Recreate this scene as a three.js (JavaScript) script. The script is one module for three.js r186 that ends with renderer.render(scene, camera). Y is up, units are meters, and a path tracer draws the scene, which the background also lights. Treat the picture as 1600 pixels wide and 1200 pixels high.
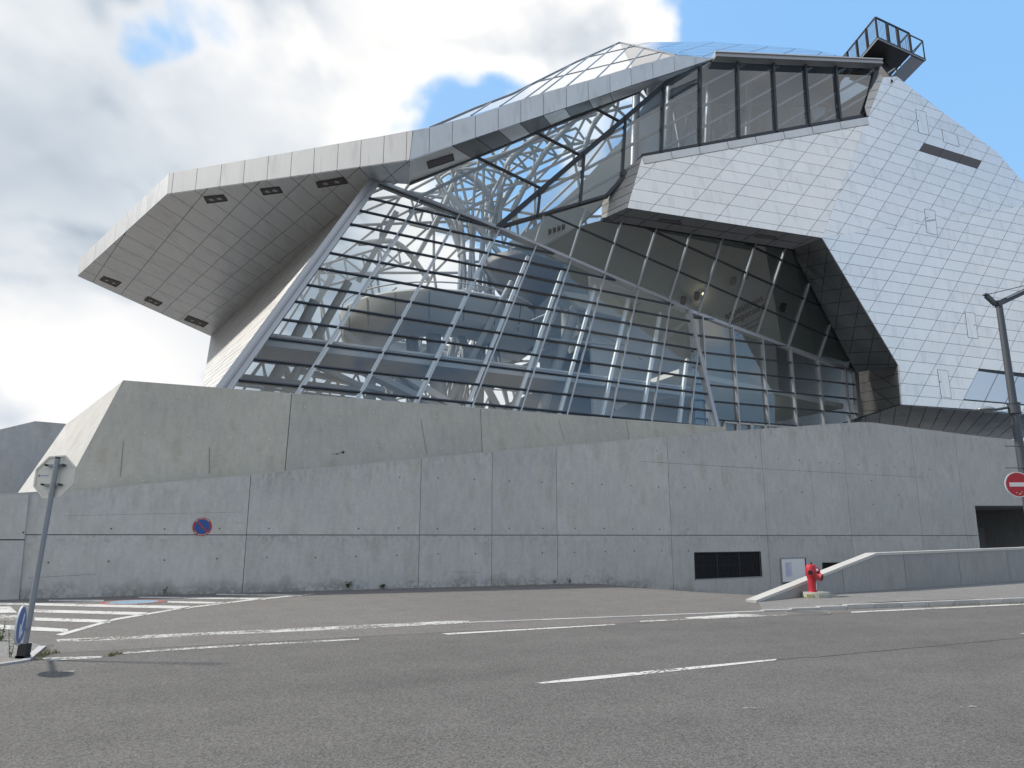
import * as THREE from 'three';
import { mergeGeometries } from 'three/addons/utils/BufferGeometryUtils.js';
import { FontLoader } from 'three/addons/loaders/FontLoader.js';
import { TextGeometry } from 'three/addons/geometries/TextGeometry.js';

// ------------------------------------------------------------------ seeded noise
let seed = 7;
const rnd = () => { seed = (seed * 1664525 + 1013904223) >>> 0; return seed / 4294967296; };
const rr = (a, b) => a + (b - a) * rnd();
function hash3(x, y, z) { let h = Math.imul(x, 374761393) ^ Math.imul(y, 668265263) ^ Math.imul(z, 2147483647 - 1274126177); h = Math.imul(h ^ (h >>> 13), 1274126177); return ((h ^ (h >>> 16)) >>> 0) / 4294967296; }
const sm = t => t * t * (3 - 2 * t);
function vnoise(x, y, z) {
  const xi = Math.floor(x), yi = Math.floor(y), zi = Math.floor(z), u = sm(x - xi), v = sm(y - yi), w = sm(z - zi);
  const L = (a, b, t) => a + (b - a) * t;
  return L(L(L(hash3(xi, yi, zi), hash3(xi + 1, yi, zi), u), L(hash3(xi, yi + 1, zi), hash3(xi + 1, yi + 1, zi), u), v),
    L(L(hash3(xi, yi, zi + 1), hash3(xi + 1, yi, zi + 1), u), L(hash3(xi, yi + 1, zi + 1), hash3(xi + 1, yi + 1, zi + 1), u), v), w);
}
function fbm(x, y, z, o = 5) { let s = 0, a = 0.5, n = 0; for (let i = 0; i < o; i++) { s += a * vnoise(x, y, z); n += a; x = x * 2.03 + 17.1; y = y * 2.03 + 5.7; z = z * 2.03 + 9.2; a *= 0.52; } return s / n; }
const clamp = (x, a = 0, b = 1) => Math.min(b, Math.max(a, x));
const sstep = (a, b, x) => sm(clamp((x - a) / (b - a)));

// ------------------------------------------------------------------ camera, sky, sun, exposure
const scene = new THREE.Scene();
const EYE = 1.7, F = 1128, PITCH = Math.atan(238 / F);
const camera = new THREE.PerspectiveCamera(2 * Math.atan(600 / F) * 180 / Math.PI, 4 / 3, 0.1, 9000);
camera.position.set(0, EYE, 0); camera.rotation.set(PITCH, 0, 0);
scene.add(camera);
const renderer = new THREE.WebGLRenderer({ antialias: true });
renderer.toneMapping = THREE.LinearToneMapping; renderer.toneMappingExposure = 1.09;
renderer.shadowMap.enabled = true; renderer.shadowMap.type = THREE.PCFSoftShadowMap;

const SUN = new THREE.Vector3(-0.70, 0.70, -0.10).normalize();
const sun = new THREE.DirectionalLight(new THREE.Color(1.0, 0.95, 0.87), 4.0);
sun.position.copy(SUN).multiplyScalar(120).add(new THREE.Vector3(0, 5, -30)); sun.target.position.set(0, 5, -30);
sun.castShadow = true; sun.shadow.radius = 8; sun.shadow.mapSize.set(4096, 4096);
Object.assign(sun.shadow.camera, { left: -70, right: 70, top: 70, bottom: -70, near: 1, far: 300 });
scene.add(sun, sun.target);

// colour of the sky in a direction: clear air plus soft cumulus, lit from the sun's side
function cloudField(x, y, z) {
  const X = x * 2.9, Y = y * 4.2, Z = z * 2.9;
  const w = fbm(X * 0.9 + 31, Y * 0.9, Z * 0.9 + 4.2, 3) - 0.5, w2 = fbm(X * 0.9 + 7, Y * 0.9 + 40, Z * 0.9 + 11, 3) - 0.5;
  return fbm(X + w * 0.55 + 33.1, Y + w2 * 0.5 + 9.3, Z + w2 * 0.55 + 4.4, 8);
}
const bump = (x, y, z, c, w) => Math.exp(-((x - c[0]) ** 2 + (y - c[1]) ** 2 + (z - c[2]) ** 2) / w);
const BANK = [-0.52, 0.44, -0.73], BANK2 = [-0.56, 0.18, -0.81], PALE = [0.02, 0.66, -0.75], HOLES = [[-0.40, 0.55, -0.73, 0.006, 0.15], [-0.02, 0.53, -0.85, 0.008, 0.16], [-0.33, 0.38, -0.86, 0.012, 0.10], [-0.60, 0.20, -0.77, 0.006, 0.10]];
function skyColor(x, y, z) {
  if (y < -0.03) return [0.2, 0.2, 0.2];
  const az = Math.atan2(x, -z) + 0.22 * (fbm(x * 4 + 2, y * 4, z * 4 + 6, 3) - 0.5), low = Math.pow(clamp(1 - y), 2.2);
  const sd = clamp(x * SUN.x + y * SUN.y + z * SUN.z, -1, 1), halo = Math.pow(clamp(sd * 0.5 + 0.5), 5);
  let r = 0.21 + 0.20 * low + 0.26 * halo, g = 0.47 + 0.20 * low + 0.20 * halo, b = 0.87 + 0.05 * low + 0.08 * halo;
  const left = sstep(0.55, -0.15, az) * sstep(-3.0, -2.2, az), right = sstep(0.12, 0.75, az) * sstep(2.2, 1.4, az), back = 1 - sstep(2.5, 1.7, Math.abs(az));
  let d = cloudField(x, y, z) + 0.128 * left - 0.15 * right + 0.10 * back;
  const wob = 0.16 * (fbm(x * 5 + 1, y * 6, z * 5 + 3, 4) - 0.5), X = x + wob, Y = y - wob; let hole = 0; for (const h of HOLES) hole += h[4] * bump(X, Y, z, h, h[3]); d -= hole;
  const cov = sstep(0.478, 0.555, d);
  if (cov > 0.001) {
    const d2 = cloudField(x + SUN.x * 0.14, y + SUN.y * 0.14, z + SUN.z * 0.14) + 0.128 * left - 0.15 * right + 0.10 * back;
    const lit = sstep(-0.16, 0.14, d - d2), thick = sstep(0.53, 0.70, d), bank = (bump(X, Y, z, BANK, 0.045) * (0.35 + 1.3 * fbm(X * 6, Y * 8, z * 6, 4)) - 0.75 * bump(X, Y, z, BANK2, 0.035) - 0.8 * bump(X, Y, z, PALE, 0.03)) * (1 - 0.4 * lit), lum = clamp(1.0 - 0.55 * bank - (0.60 - 0.25 * back) * thick * (1 - lit) - 0.16 * thick, 0.40, 1) * (0.96 + 0.16 * halo);
    const k = clamp((0.93 - lum) * 2.0); const cr = lum * (1.01 - 0.19 * k), cg = lum * (1 - 0.02 * k), cb = lum * (0.99 + 0.17 * k);
    r += (cr - r) * cov; g += (cg - g) * cov; b += (cb - b) * cov;
  }
  const hz = Math.pow(clamp(1 - y * 4.5), 2) * 0.5; r += (0.76 - r) * hz; g += (0.82 - g) * hz; b += (0.88 - b) * hz;
  return [r, g, b];
}
function skyTexture(W = 2048, H = 1024) {
  const data = new Float32Array(W * H * 4);
  for (let j = 0; j < H; j++) {
    const el = ((j + 0.5) / H - 0.5) * Math.PI, y = Math.sin(el), c = Math.cos(el);
    for (let i = 0; i < W; i++) { const a = ((i + 0.5) / W - 0.5) * 2 * Math.PI, k = (j * W + i) * 4, q = skyColor(c * Math.cos(a), y, c * Math.sin(a)); data[k] = q[0]; data[k + 1] = q[1]; data[k + 2] = q[2]; data[k + 3] = 1; }
  }
  const t = new THREE.DataTexture(data, W, H, THREE.RGBAFormat, THREE.FloatType);
  t.mapping = THREE.EquirectangularReflectionMapping; t.magFilter = THREE.LinearFilter; t.minFilter = THREE.LinearFilter; t.needsUpdate = true;
  return t;
}
const skyTex = skyTexture();
scene.background = skyTex; scene.environment = skyTex;

// ------------------------------------------------------------------ surveying helpers
const V = (x, y, z) => new THREE.Vector3(x, y, z);
const ct = Math.cos(PITCH), st = Math.sin(PITCH), CAM = V(0, EYE, 0), UP = V(0, 1, 0);
function sight(px, py) { const cx = (px - 800) / F, cy = (600 - py) / F, D = ct - cy * st; return V(cx / D, (cy * ct + st) / D, -1); }   // one metre of depth along a sight line
const at = (px, py, d) => sight(px, py).multiplyScalar(d).add(CAM);
const plane = (a, b, c) => { const n = b.clone().sub(a).cross(c.clone().sub(a)).normalize(); return { n, o: a.clone() }; };
const planeN = (o, n) => ({ n: n.clone().normalize(), o: o.clone() });
function hit(px, py, P) { const r = sight(px, py); return r.multiplyScalar(P.o.clone().sub(CAM).dot(P.n) / r.dot(P.n)).add(CAM); }
const hits = (P, list) => list.map(([x, y]) => hit(x, y, P));
const level = y => ({ n: UP.clone(), o: V(0, y, 0) });
const onGround = (x, y, h = 0) => hit(x, y, level(h));
function toPx(p) { const X = p.x, Y = p.y - EYE, d = -p.z, w = d * ct + Y * st; return [800 + F * X / w, 600 - F * (Y * ct - d * st) / w]; }
const lerp = (a, b, t) => a.clone().lerp(b, t);
const inPoly = ([x, y], poly) => { let s = false; for (let i = 0, j = poly.length - 1; i < poly.length; j = i++) { const [a, b] = poly[i], [c, d] = poly[j]; if ((b > y) !== (d > y) && x < (c - a) * (y - b) / (d - b) + a) s = !s; } return s; };

// ------------------------------------------------------------------ naming
const used = {};
const numbered = n => { const k = used[n] = (used[n] ?? -1) + 1; return k ? `${n}_${String(k).padStart(3, '0')}` : n; };
function tag(o, label, category, group, kind) { o.userData.label = label; if (category) o.userData.category = category; if (group) o.userData.group = group; if (kind) o.userData.kind = kind; return o; }
function thing(name, label, category, pos = V(0, 0, 0), group) { const o = new THREE.Group(); o.name = numbered(name); o.position.copy(pos); scene.add(o); return tag(o, label, category, group); }
function mesh(name, geo, mat, parent) { const m = new THREE.Mesh(geo, mat); m.name = parent === scene ? numbered(name) : name; m.castShadow = m.receiveShadow = true; (parent || scene).add(m); return m; }
// children are drawn in world coordinates, so a thing's pieces are shifted by its base
function put(name, geo, mat, parent) { let p = parent; const off = V(0, 0, 0); while (p && p !== scene) { off.add(p.position); p = p.parent; } if (off.lengthSq()) geo.translate(-off.x, -off.y, -off.z); return mesh(name, geo, mat, parent); }

// ------------------------------------------------------------------ geometry helpers
function tri(pos, nor, uv) { const g = new THREE.BufferGeometry(); g.setAttribute('position', new THREE.Float32BufferAttribute(pos, 3)); if (nor) g.setAttribute('normal', new THREE.Float32BufferAttribute(nor, 3)); g.setAttribute('uv', new THREE.Float32BufferAttribute(uv, 2)); if (!nor) g.computeVertexNormals(); return g; }
function frameOf(poly, toward = CAM) {                                     // in-plane axes: e1 level, e2 upwards, n towards the street
  const n = V(0, 0, 0); for (let i = 0; i < poly.length; i++) { const a = poly[i], b = poly[(i + 1) % poly.length]; n.x += (a.y - b.y) * (a.z + b.z); n.y += (a.z - b.z) * (a.x + b.x); n.z += (a.x - b.x) * (a.y + b.y); }
  n.normalize(); if (n.dot(toward.clone().sub(poly[0])) < 0) n.negate();
  let e1 = UP.clone().cross(n); if (e1.lengthSq() < 1e-4) e1 = V(1, 0, 0); e1.normalize(); const e2 = n.clone().cross(e1).normalize();
  return { n, e1, e2, o: poly[0].clone() };
}
function slab(pts2, fr, z0, z1, uvo = [0, 0], holes = []) {                 // a plate from a 2D outline: front at z1, sides down to z0
  const area = THREE.ShapeUtils.area(pts2); const P = area < 0 ? pts2.slice().reverse() : pts2;
  const H = holes.map(h => THREE.ShapeUtils.area(h) > 0 ? h.slice().reverse() : h);
  const faces = THREE.ShapeUtils.triangulateShape(P, H), all = P.concat(...H);
  const pos = [], nor = [], uv = []; const w = (p, z) => fr.o.clone().addScaledVector(fr.e1, p.x).addScaledVector(fr.e2, p.y).addScaledVector(fr.n, z);
  const push = (v, n, u) => { pos.push(v.x, v.y, v.z); nor.push(n.x, n.y, n.z); uv.push(u.x + uvo[0], u.y + uvo[1]); };
  for (const f of faces) for (const i of f) push(w(all[i], z1), fr.n, all[i]);
  if (z1 > z0) for (const loop of [P, ...H]) for (let i = 0; i < loop.length; i++) {
    const a = loop[i], b = loop[(i + 1) % loop.length], d = b.clone().sub(a); if (d.lengthSq() < 1e-9) continue; d.normalize();
    const n = fr.e1.clone().multiplyScalar(d.y).addScaledVector(fr.e2, -d.x);
    for (const [p, z] of [[a, z0], [b, z0], [b, z1], [a, z0], [b, z1], [a, z1]]) push(w(p, z), n, p);
  }
  return pos.length ? tri(pos, nor, uv) : null;
}
const to2 = (p, fr) => { const d = p.clone().sub(fr.o); return new THREE.Vector2(d.dot(fr.e1), d.dot(fr.e2)); };
const plate = (poly, z0 = 0, z1 = 0, toward) => { const fr = frameOf(poly, toward); return slab(poly.map(p => to2(p, fr)), fr, z0, z1); };
function clipHalf(poly, f) {                                               // keep f >= 0
  const out = []; for (let i = 0; i < poly.length; i++) { const a = poly[i], b = poly[(i + 1) % poly.length], fa = f(a), fb = f(b); if (fa >= 0) out.push(a); if ((fa >= 0) !== (fb >= 0)) out.push(a.clone().lerp(b, fa / (fa - fb))); }
  return out;
}
const clean = poly => { const o = []; for (const p of poly) if (!o.length || o[o.length - 1].distanceTo(p) > 1e-4) o.push(p); while (o.length > 1 && o[0].distanceTo(o[o.length - 1]) < 1e-4) o.pop(); return o; };
// a family of joints in a facet: direction (3D), and either explicit points each lying on a joint or two points n joints apart
function family(fr, dir, spec) {
  const d2 = new THREE.Vector2(dir.dot(fr.e1), dir.dot(fr.e2)).normalize(), perp = new THREE.Vector2(-d2.y, d2.x);
  const pos = p => to2(p, fr).dot(perp);
  return { d2, perp, lines: (lo, hi) => {
    let L; if (spec.pts) L = spec.pts.map(pos); else { const a = pos(spec.p0), s = (pos(spec.pN) - a) / spec.n; L = []; const k0 = Math.ceil(Math.min((lo - a) / s, (hi - a) / s)), k1 = Math.floor(Math.max((lo - a) / s, (hi - a) / s)); for (let k = k0; k <= k1; k++) L.push(a + k * s); }
    return L.filter(x => x > lo + 0.02 && x < hi - 0.02).sort((a, b) => a - b);
  } };
}
function gridOf(poly, fams, toward) {
  const fr = frameOf(poly, toward), p2 = poly.map(p => to2(p, fr));
  const F = fams.map(f => { const g = family(fr, f.dir, f); const c = p2.map(p => p.dot(g.perp)), lo = Math.min(...c), hi = Math.max(...c); g.cut = [lo, ...g.lines(lo, hi), hi]; return g; });
  while (F.length < 2) { const d2 = F[0].perp.clone(), perp = new THREE.Vector2(-d2.y, d2.x), c = p2.map(p => p.dot(perp)); F.push({ d2, perp, cut: [Math.min(...c), Math.max(...c)] }); }
  return { fr, p2, F };
}
function panelize(poly, fams, { name, parent, mats, gap = 0.02, z0 = 0, z1 = 0.04, skip, pick, toward, uvJit = true, holes = [], tilt = 0, minArea = 0.004, maxN = 1e9, rest }) {
  const { fr, p2, F } = gridOf(poly, fams, toward), made = [], extra = [], hs = holes.map(h => h.map(p => to2(p, fr)));
  for (let i = 0; i + 1 < F[0].cut.length; i++) for (let j = 0; j + 1 < F[1].cut.length; j++) {
    let c = p2; const last = [F[0].cut.length - 2, F[1].cut.length - 2];
    [[0, i], [1, j]].forEach(([k, q]) => { const g0 = q === 0 ? -1 : gap / 2, g1 = q === last[k] ? -1 : gap / 2, a = F[k].cut[q] + g0, b = F[k].cut[q + 1] - g1; if (c.length) c = clipHalf(c, p => p.dot(F[k].perp) - a); if (c.length) c = clipHalf(c, p => b - p.dot(F[k].perp)); });
    c = clean(c); if (c.length < 3 || Math.abs(THREE.ShapeUtils.area(c)) < minArea) continue;
    const m2 = c.reduce((s, p) => s.add(p), new THREE.Vector2()).divideScalar(c.length);
    const ctr = fr.o.clone().addScaledVector(fr.e1, m2.x).addScaledVector(fr.e2, m2.y);
    if (skip && skip(toPx(ctr), i, j)) continue;
    const mine = hs.filter(h => inPoly([h[0].x, h[0].y], c.map(p => [p.x, p.y])));
    const f2 = tilt ? { ...fr, o: ctr.clone(), n: fr.n } : fr;
    let pts = c, hl = mine;
    if (tilt) { pts = c.map(p => p.clone().sub(m2)); hl = mine.map(h => h.map(p => p.clone().sub(m2))); const n = fr.n.clone().addScaledVector(fr.e1, rr(-tilt, tilt)).addScaledVector(fr.e2, rr(-tilt, tilt)).normalize(); f2.n = n; f2.e1 = fr.e2.clone().cross(n).normalize(); f2.e2 = n.clone().cross(f2.e1); }
    const g = slab(pts, f2, z0, z1, uvJit ? [rr(0, 7), rr(0, 7)] : tilt ? [m2.x, m2.y] : [0, 0], hl); if (!g) continue;
    const mat = (pick && pick(toPx(ctr), i, j)) || mats[Math.floor(rnd() * mats.length)];
    if (made.length >= maxN) { extra.push(g); continue; }
    made.push(put(name, g, mat, parent));
  }
  if (extra.length && rest) { const m = put(rest, mergeGeometries(extra), mats[0], parent); m.userData.kind = 'stuff'; }
  return made;
}
function box3(p, q, w, h, nrm) {                                          // bar from p to q: h along nrm, w across
  const x = q.clone().sub(p), len = x.length(); x.normalize(); let z = nrm.clone().addScaledVector(x, -nrm.dot(x)); if (z.lengthSq() < 1e-6) z = Math.abs(x.y) < 0.9 ? UP.clone().addScaledVector(x, -x.y) : V(1, 0, 0).addScaledVector(x, -x.x); z.normalize();
  const y = z.clone().cross(x), g = new THREE.BoxGeometry(len, w, h); const m = new THREE.Matrix4().makeBasis(x, y, z); m.setPosition(p.clone().add(q).multiplyScalar(0.5)); return g.applyMatrix4(m);
}
function bars(poly, fam, { name, parent, mat, w, h, off = 0, toward, trim = 0 }) {   // bars along a family of joints, cut to the facet
  const fr = frameOf(poly, toward), p2 = poly.map(p => to2(p, fr)), g = family(fr, fam.dir, fam), c = p2.map(p => p.dot(g.perp)), out = [];
  for (const L of g.lines(Math.min(...c), Math.max(...c))) {
    const ts = []; for (let i = 0; i < p2.length; i++) { const a = p2[i], b = p2[(i + 1) % p2.length], fa = a.dot(g.perp) - L, fb = b.dot(g.perp) - L; if ((fa > 0) !== (fb > 0)) ts.push(a.clone().lerp(b, fa / (fa - fb)).dot(g.d2)); }
    ts.sort((a, b) => a - b);
    for (let i = 0; i + 1 < ts.length; i += 2) { const P = t => { const q = g.d2.clone().multiplyScalar(t).addScaledVector(g.perp, L); return fr.o.clone().addScaledVector(fr.e1, q.x).addScaledVector(fr.e2, q.y).addScaledVector(fr.n, off); }; if (ts[i + 1] - ts[i] > 0.1) out.push(put(name, box3(P(ts[i] + trim), P(ts[i + 1] - trim), w, h, fr.n), mat, parent)); }
  }
  return out;
}
function rod(p, q, r0, r1 = r0, seg = 8) { const d = q.clone().sub(p), g = new THREE.CylinderGeometry(r1, r0, d.length(), seg); g.applyQuaternion(new THREE.Quaternion().setFromUnitVectors(UP, d.clone().normalize())); const m = p.clone().add(q).multiplyScalar(0.5); return g.translate(m.x, m.y, m.z); }
const tube = (pts, r, seg = 24, rad = 8) => new THREE.TubeGeometry(new THREE.CatmullRomCurve3(pts), seg, r, rad);
const merge = list => mergeGeometries(list.map(g => g.index ? g.toNonIndexed() : g));

// ------------------------------------------------------------------ materials
function dataTex(W, H, fn, srgb = true) { const d = new Uint8Array(W * H * 4); for (let j = 0; j < H; j++) for (let i = 0; i < W; i++) { const c = fn(i, j), k = (j * W + i) * 4; d[k] = clamp(c[0], 0, 255); d[k + 1] = clamp(c[1], 0, 255); d[k + 2] = clamp(c[2], 0, 255); d[k + 3] = 255; } const t = new THREE.DataTexture(d, W, H); if (srgb) t.colorSpace = THREE.SRGBColorSpace; t.wrapS = t.wrapT = THREE.RepeatWrapping; t.magFilter = THREE.LinearFilter; t.minFilter = THREE.LinearMipmapLinearFilter; t.generateMipmaps = true; t.needsUpdate = true; return t; }
// periodic noise for tiles: blend of two shifted copies would blur, so wrap the lattice
function pn(x, y, per, s) { const xi = Math.floor(x), yi = Math.floor(y), u = sm(x - xi), v = sm(y - yi), w = n => ((n % per) + per) % per; const h = (a, b) => hash3(w(a), w(b), s); return (h(xi, yi) * (1 - u) + h(xi + 1, yi) * u) * (1 - v) + (h(xi, yi + 1) * (1 - u) + h(xi + 1, yi + 1) * u) * v; }
function pfbm(u, v, per, o, s, ax = 1, ay = 1) { let t = 0, a = 0.5, n = 0; for (let i = 0; i < o; i++) { const q = 2 ** i * per; const xi = u * q * ax, yi = v * q * ay; t += a * pn2(xi, yi, q * ax, q * ay, s + i); n += a; a *= 0.55; } return t / n; }
function pn2(x, y, px, py, s) { const xi = Math.floor(x), yi = Math.floor(y), u = sm(x - xi), v = sm(y - yi), wx = n => ((n % px) + px) % px, wy = n => ((n % py) + py) % py; const h = (a, b) => hash3(wx(a), wy(b), s); return (h(xi, yi) * (1 - u) + h(xi + 1, yi) * u) * (1 - v) + (h(xi, yi + 1) * (1 - u) + h(xi + 1, yi + 1) * u) * v; }
const lin = v => 255 * (v <= 0.0031308 ? v * 12.92 : 1.055 * v ** (1 / 2.4) - 0.055);
// colour maps below hold a factor around 1 (stored at half scale), so the material colour carries the base colour
const factor = f => { const a = lin(clamp(f * 0.5)); return [a, a, a]; };
const asphaltTex = dataTex(1024, 1024, (i, j) => { const u = i / 1024, v = j / 1024; const n = pfbm(u, v, 160, 2, 11), c = pfbm(u, v, 5, 4, 23), h = hash3(i + (j >> 2) * 3 >> 2, j >> 2, 5), h2 = hash3(i, j, 8); let f = 0.45 + 0.98 * n + 0.30 * (c - 0.5); if (h > 0.93) f += 0.5 * (0.4 + 8 * (h - 0.93)); if (h < 0.10) f *= 0.55; f *= 0.9 + 0.2 * h2; const a = factor(f); return [a[0] * 1.01, a[1], a[2] * 0.985]; });
asphaltTex.repeat.set(1 / 2.6, 1 / 2.6);
const asphaltBump = dataTex(512, 512, (i, j) => { const u = i / 512, v = j / 512, n = pfbm(u, v, 110, 2, 31) * 170 + hash3(i, j, 3) * 85; return [n, n, n]; }, false); asphaltBump.repeat.set(1 / 1.3, 1 / 1.3);
const concreteTex = dataTex(1024, 1024, (i, j) => { const u = i / 1024, v = j / 1024; const m = pfbm(u, v, 3, 5, 41), st = pfbm(u, v, 12, 3, 43, 4, 1), f2 = pfbm(u, v, 64, 3, 47), blot = pfbm(u, v, 6, 3, 53, 2, 1), pore = hash3(i, j, 61); let f = 1 + 0.24 * (m - 0.5) + 0.18 * (st - 0.5) + 0.14 * (f2 - 0.5); f -= 0.10 * sstep(0.55, 0.85, blot); if (pore > 0.9992) f *= 0.6; const a = factor(f); const warm = (blot - 0.5) * 5; return [a[0] + warm, a[1] + warm * 0.5, a[2] - warm]; });
concreteTex.repeat.set(1 / 5, 1 / 5);
const concreteBump = dataTex(512, 512, (i, j) => { const u = i / 512, v = j / 512, n = 255 * (0.55 * pfbm(u, v, 6, 4, 71) + 0.45 * pfbm(u, v, 60, 2, 73)); return [n, n, n]; }, false); concreteBump.repeat.set(1 / 3, 1 / 3);
const metalTex = dataTex(512, 512, (i, j) => { const u = i / 512, v = j / 512; const s = pfbm(u, v, 14, 3, 81, 4, 1), m = pfbm(u, v, 3, 3, 83), s2 = pfbm(u, v, 5, 2, 89, 6, 1); const f = 1 + 0.07 * (s - 0.5) + 0.05 * (m - 0.5) - 0.08 * sstep(0.62, 0.8, s2); const a = factor(f); return [a[0], a[1], a[2]]; });
metalTex.repeat.set(1 / 7, 1 / 7);
const metalRough = dataTex(256, 256, (i, j) => { const u = i / 256, v = j / 256, n = 190 + 65 * pfbm(u, v, 5, 4, 97, 2, 1); return [n, n, n]; }, false); metalRough.repeat.set(1 / 5, 1 / 5);
const rgb = (r, g, b) => new THREE.Color().setRGB(r, g, b);
const std = (r, g, b, rough = 0.7, metal = 0, o = {}) => new THREE.MeshStandardMaterial({ color: rgb(r, g, b), roughness: rough, metalness: metal, side: THREE.DoubleSide, ...o });
const dbl = (r, g, b) => [r * 2, g * 2, b * 2];
const concrete = (r, g, b, o = {}) => std(...dbl(r, g, b), 0.86, 0, { map: concreteTex, bumpMap: concreteBump, bumpScale: 0.006, ...o });
const satin = (k, tint, rough) => std(2 * k * tint[0], 2 * k * tint[1], 2 * k * tint[2], rough, 0.92, { map: metalTex, roughnessMap: metalRough });
const M = {
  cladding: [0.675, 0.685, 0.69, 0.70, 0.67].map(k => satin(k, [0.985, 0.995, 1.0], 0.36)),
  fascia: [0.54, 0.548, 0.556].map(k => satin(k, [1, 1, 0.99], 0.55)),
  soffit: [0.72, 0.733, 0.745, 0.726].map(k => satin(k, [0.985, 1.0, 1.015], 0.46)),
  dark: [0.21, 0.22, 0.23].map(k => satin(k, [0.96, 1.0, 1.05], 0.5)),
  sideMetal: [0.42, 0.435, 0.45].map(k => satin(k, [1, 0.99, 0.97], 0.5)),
  backing: std(0.05, 0.056, 0.066, 0.8),
  louvre: std(0.10, 0.085, 0.085, 0.6, 0.3),
  steel: std(0.30, 0.31, 0.33, 0.45, 0.35),
  mullion: std(0.40, 0.41, 0.43, 0.42, 0.4),
  transom: std(0.055, 0.065, 0.085, 0.5, 0.25),
  darkSteel: std(0.035, 0.038, 0.045, 0.5, 0.3),
  white: std(0.74, 0.75, 0.75, 0.55),
  offwhite: std(0.44, 0.45, 0.455, 0.6),
  interior: std(0.45, 0.455, 0.44, 0.8),
  interiorDark: std(0.30, 0.31, 0.285, 0.85),
  interiorBlue: std(0.34, 0.355, 0.37, 0.7),
  pale: std(0.58, 0.58, 0.54, 0.8),
  concrete: [concrete(0.446, 0.441, 0.427), concrete(0.426, 0.423, 0.413), concrete(0.462, 0.455, 0.437), concrete(0.438, 0.434, 0.421)],
  olive: [concrete(0.372, 0.362, 0.325), concrete(0.388, 0.373, 0.330), concrete(0.410, 0.388, 0.335)],
  darkConcrete: [concrete(0.40, 0.41, 0.42)],
  coping: concrete(0.46, 0.45, 0.43),
  lowWall: [concrete(0.27, 0.272, 0.27), concrete(0.29, 0.29, 0.287)],
  black: std(0.012, 0.012, 0.013, 0.6),
  joint: std(0.02, 0.021, 0.023, 0.9),
  glass: new THREE.MeshPhysicalMaterial({ color: rgb(0.88, 0.915, 0.925), transmission: 1, thickness: 0, roughness: 0.0, metalness: 0, ior: 1.62, side: THREE.DoubleSide }),
  clearGlass: new THREE.MeshPhysicalMaterial({ color: rgb(0.90, 0.94, 0.95), transmission: 1, thickness: 0, roughness: 0.0, metalness: 0, ior: 1.5, side: THREE.DoubleSide }),
  mirrorGlass: new THREE.MeshPhysicalMaterial({ color: rgb(0.80, 0.85, 0.88), transmission: 1, thickness: 0, roughness: 0.0, metalness: 0, ior: 2.0, side: THREE.DoubleSide }),
  tintGlass: new THREE.MeshPhysicalMaterial({ color: rgb(0.62, 0.69, 0.73), transmission: 1, thickness: 0, roughness: 0.0, metalness: 0, ior: 1.95, side: THREE.DoubleSide }),
  roofGlass: std(0.50, 0.55, 0.60, 0.08, 0.85),
  blueGlass: std(0.40, 0.50, 0.62, 0.08, 0.9),
};

// ================================================================== ground, road, pavements
const wallDir = V(0.922, 0, -0.387);                                       // the street runs this way, away to the right
const wallO = onGround(800, 914.5);                                         // a point at the foot of the long wall
const wallN = V(0.387, 0, 0.922).negate().negate();                        // faces the street
const Pwall = planeN(wallO, wallN);
const L0 = onGround(1180, 942), L1 = onGround(1600, 912);                  // line of the low ramp wall
function groundH(x, z) {                                                    // the garage drive falls away between the low wall and the long wall
  const dl = L1.clone().sub(L0).setY(0).normalize(), nl = V(dl.z, 0, -dl.x); if (nl.z > 0) nl.negate();
  const back = (x - L0.x) * nl.x + (z - L0.z) * nl.z;                       // metres behind the low wall's line
  const toWall = (x - wallO.x) * wallN.x + (z - wallO.z) * wallN.z;         // metres in front of the long wall
  if (back <= 0) return 0; const t = clamp(back / Math.max(0.5, back + Math.max(0, toWall)));
  const along = (x - wallO.x) * wallDir.x + (z - wallO.z) * wallDir.z, xw = wallO.x + wallDir.x * along;
  const depth = 2.7 * sstep(2.2, 19, xw) + clamp((xw - 3) * 0.03, 0, 0.3); return -depth * t;
}
function axis(a, b, s, far) { const L = []; for (let x = a; x <= b + 1e-6; x += s) L.push(x); let d = s; for (let x = b; x < far;) { d *= 1.6; x += d; L.push(x); } d = s; const l2 = []; for (let x = a; x > -far;) { d *= 1.6; x -= d; l2.unshift(x); } return l2.concat(L); }
function groundGeo() {
  const xs = axis(-22, 40, 0.6, 3500), zs = axis(-46, 8, 0.6, 3500), pos = [], uv = [], col = [], idx = [];
  for (const z of zs) for (const x of xs) { pos.push(x, groundH(x, z), z); uv.push(x, z); const f = 0.86 + 0.28 * fbm(x * 0.22, 3.3, z * 0.22, 4), g = 0.95 + 0.1 * fbm(x * 1.1, 9, z * 1.1, 3); col.push(f * g, f * g * 0.985, f * g * 0.97); }
  const n = xs.length; for (let j = 0; j + 1 < zs.length; j++) for (let i = 0; i + 1 < n; i++) { const a = j * n + i; idx.push(a, a + n, a + 1, a + 1, a + n, a + n + 1); }
  const g = new THREE.BufferGeometry(); g.setAttribute('position', new THREE.Float32BufferAttribute(pos, 3)); g.setAttribute('uv', new THREE.Float32BufferAttribute(uv, 2)); g.setAttribute('color', new THREE.Float32BufferAttribute(col, 3)); g.setIndex(idx); g.computeVertexNormals(); return g;
}
const aspM = (r, g, b, vc = true) => std(2 * r, 2 * g, 2 * b, 0.92, 0, { map: asphaltTex, bumpMap: asphaltBump, bumpScale: 0.006, vertexColors: vc });
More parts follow.
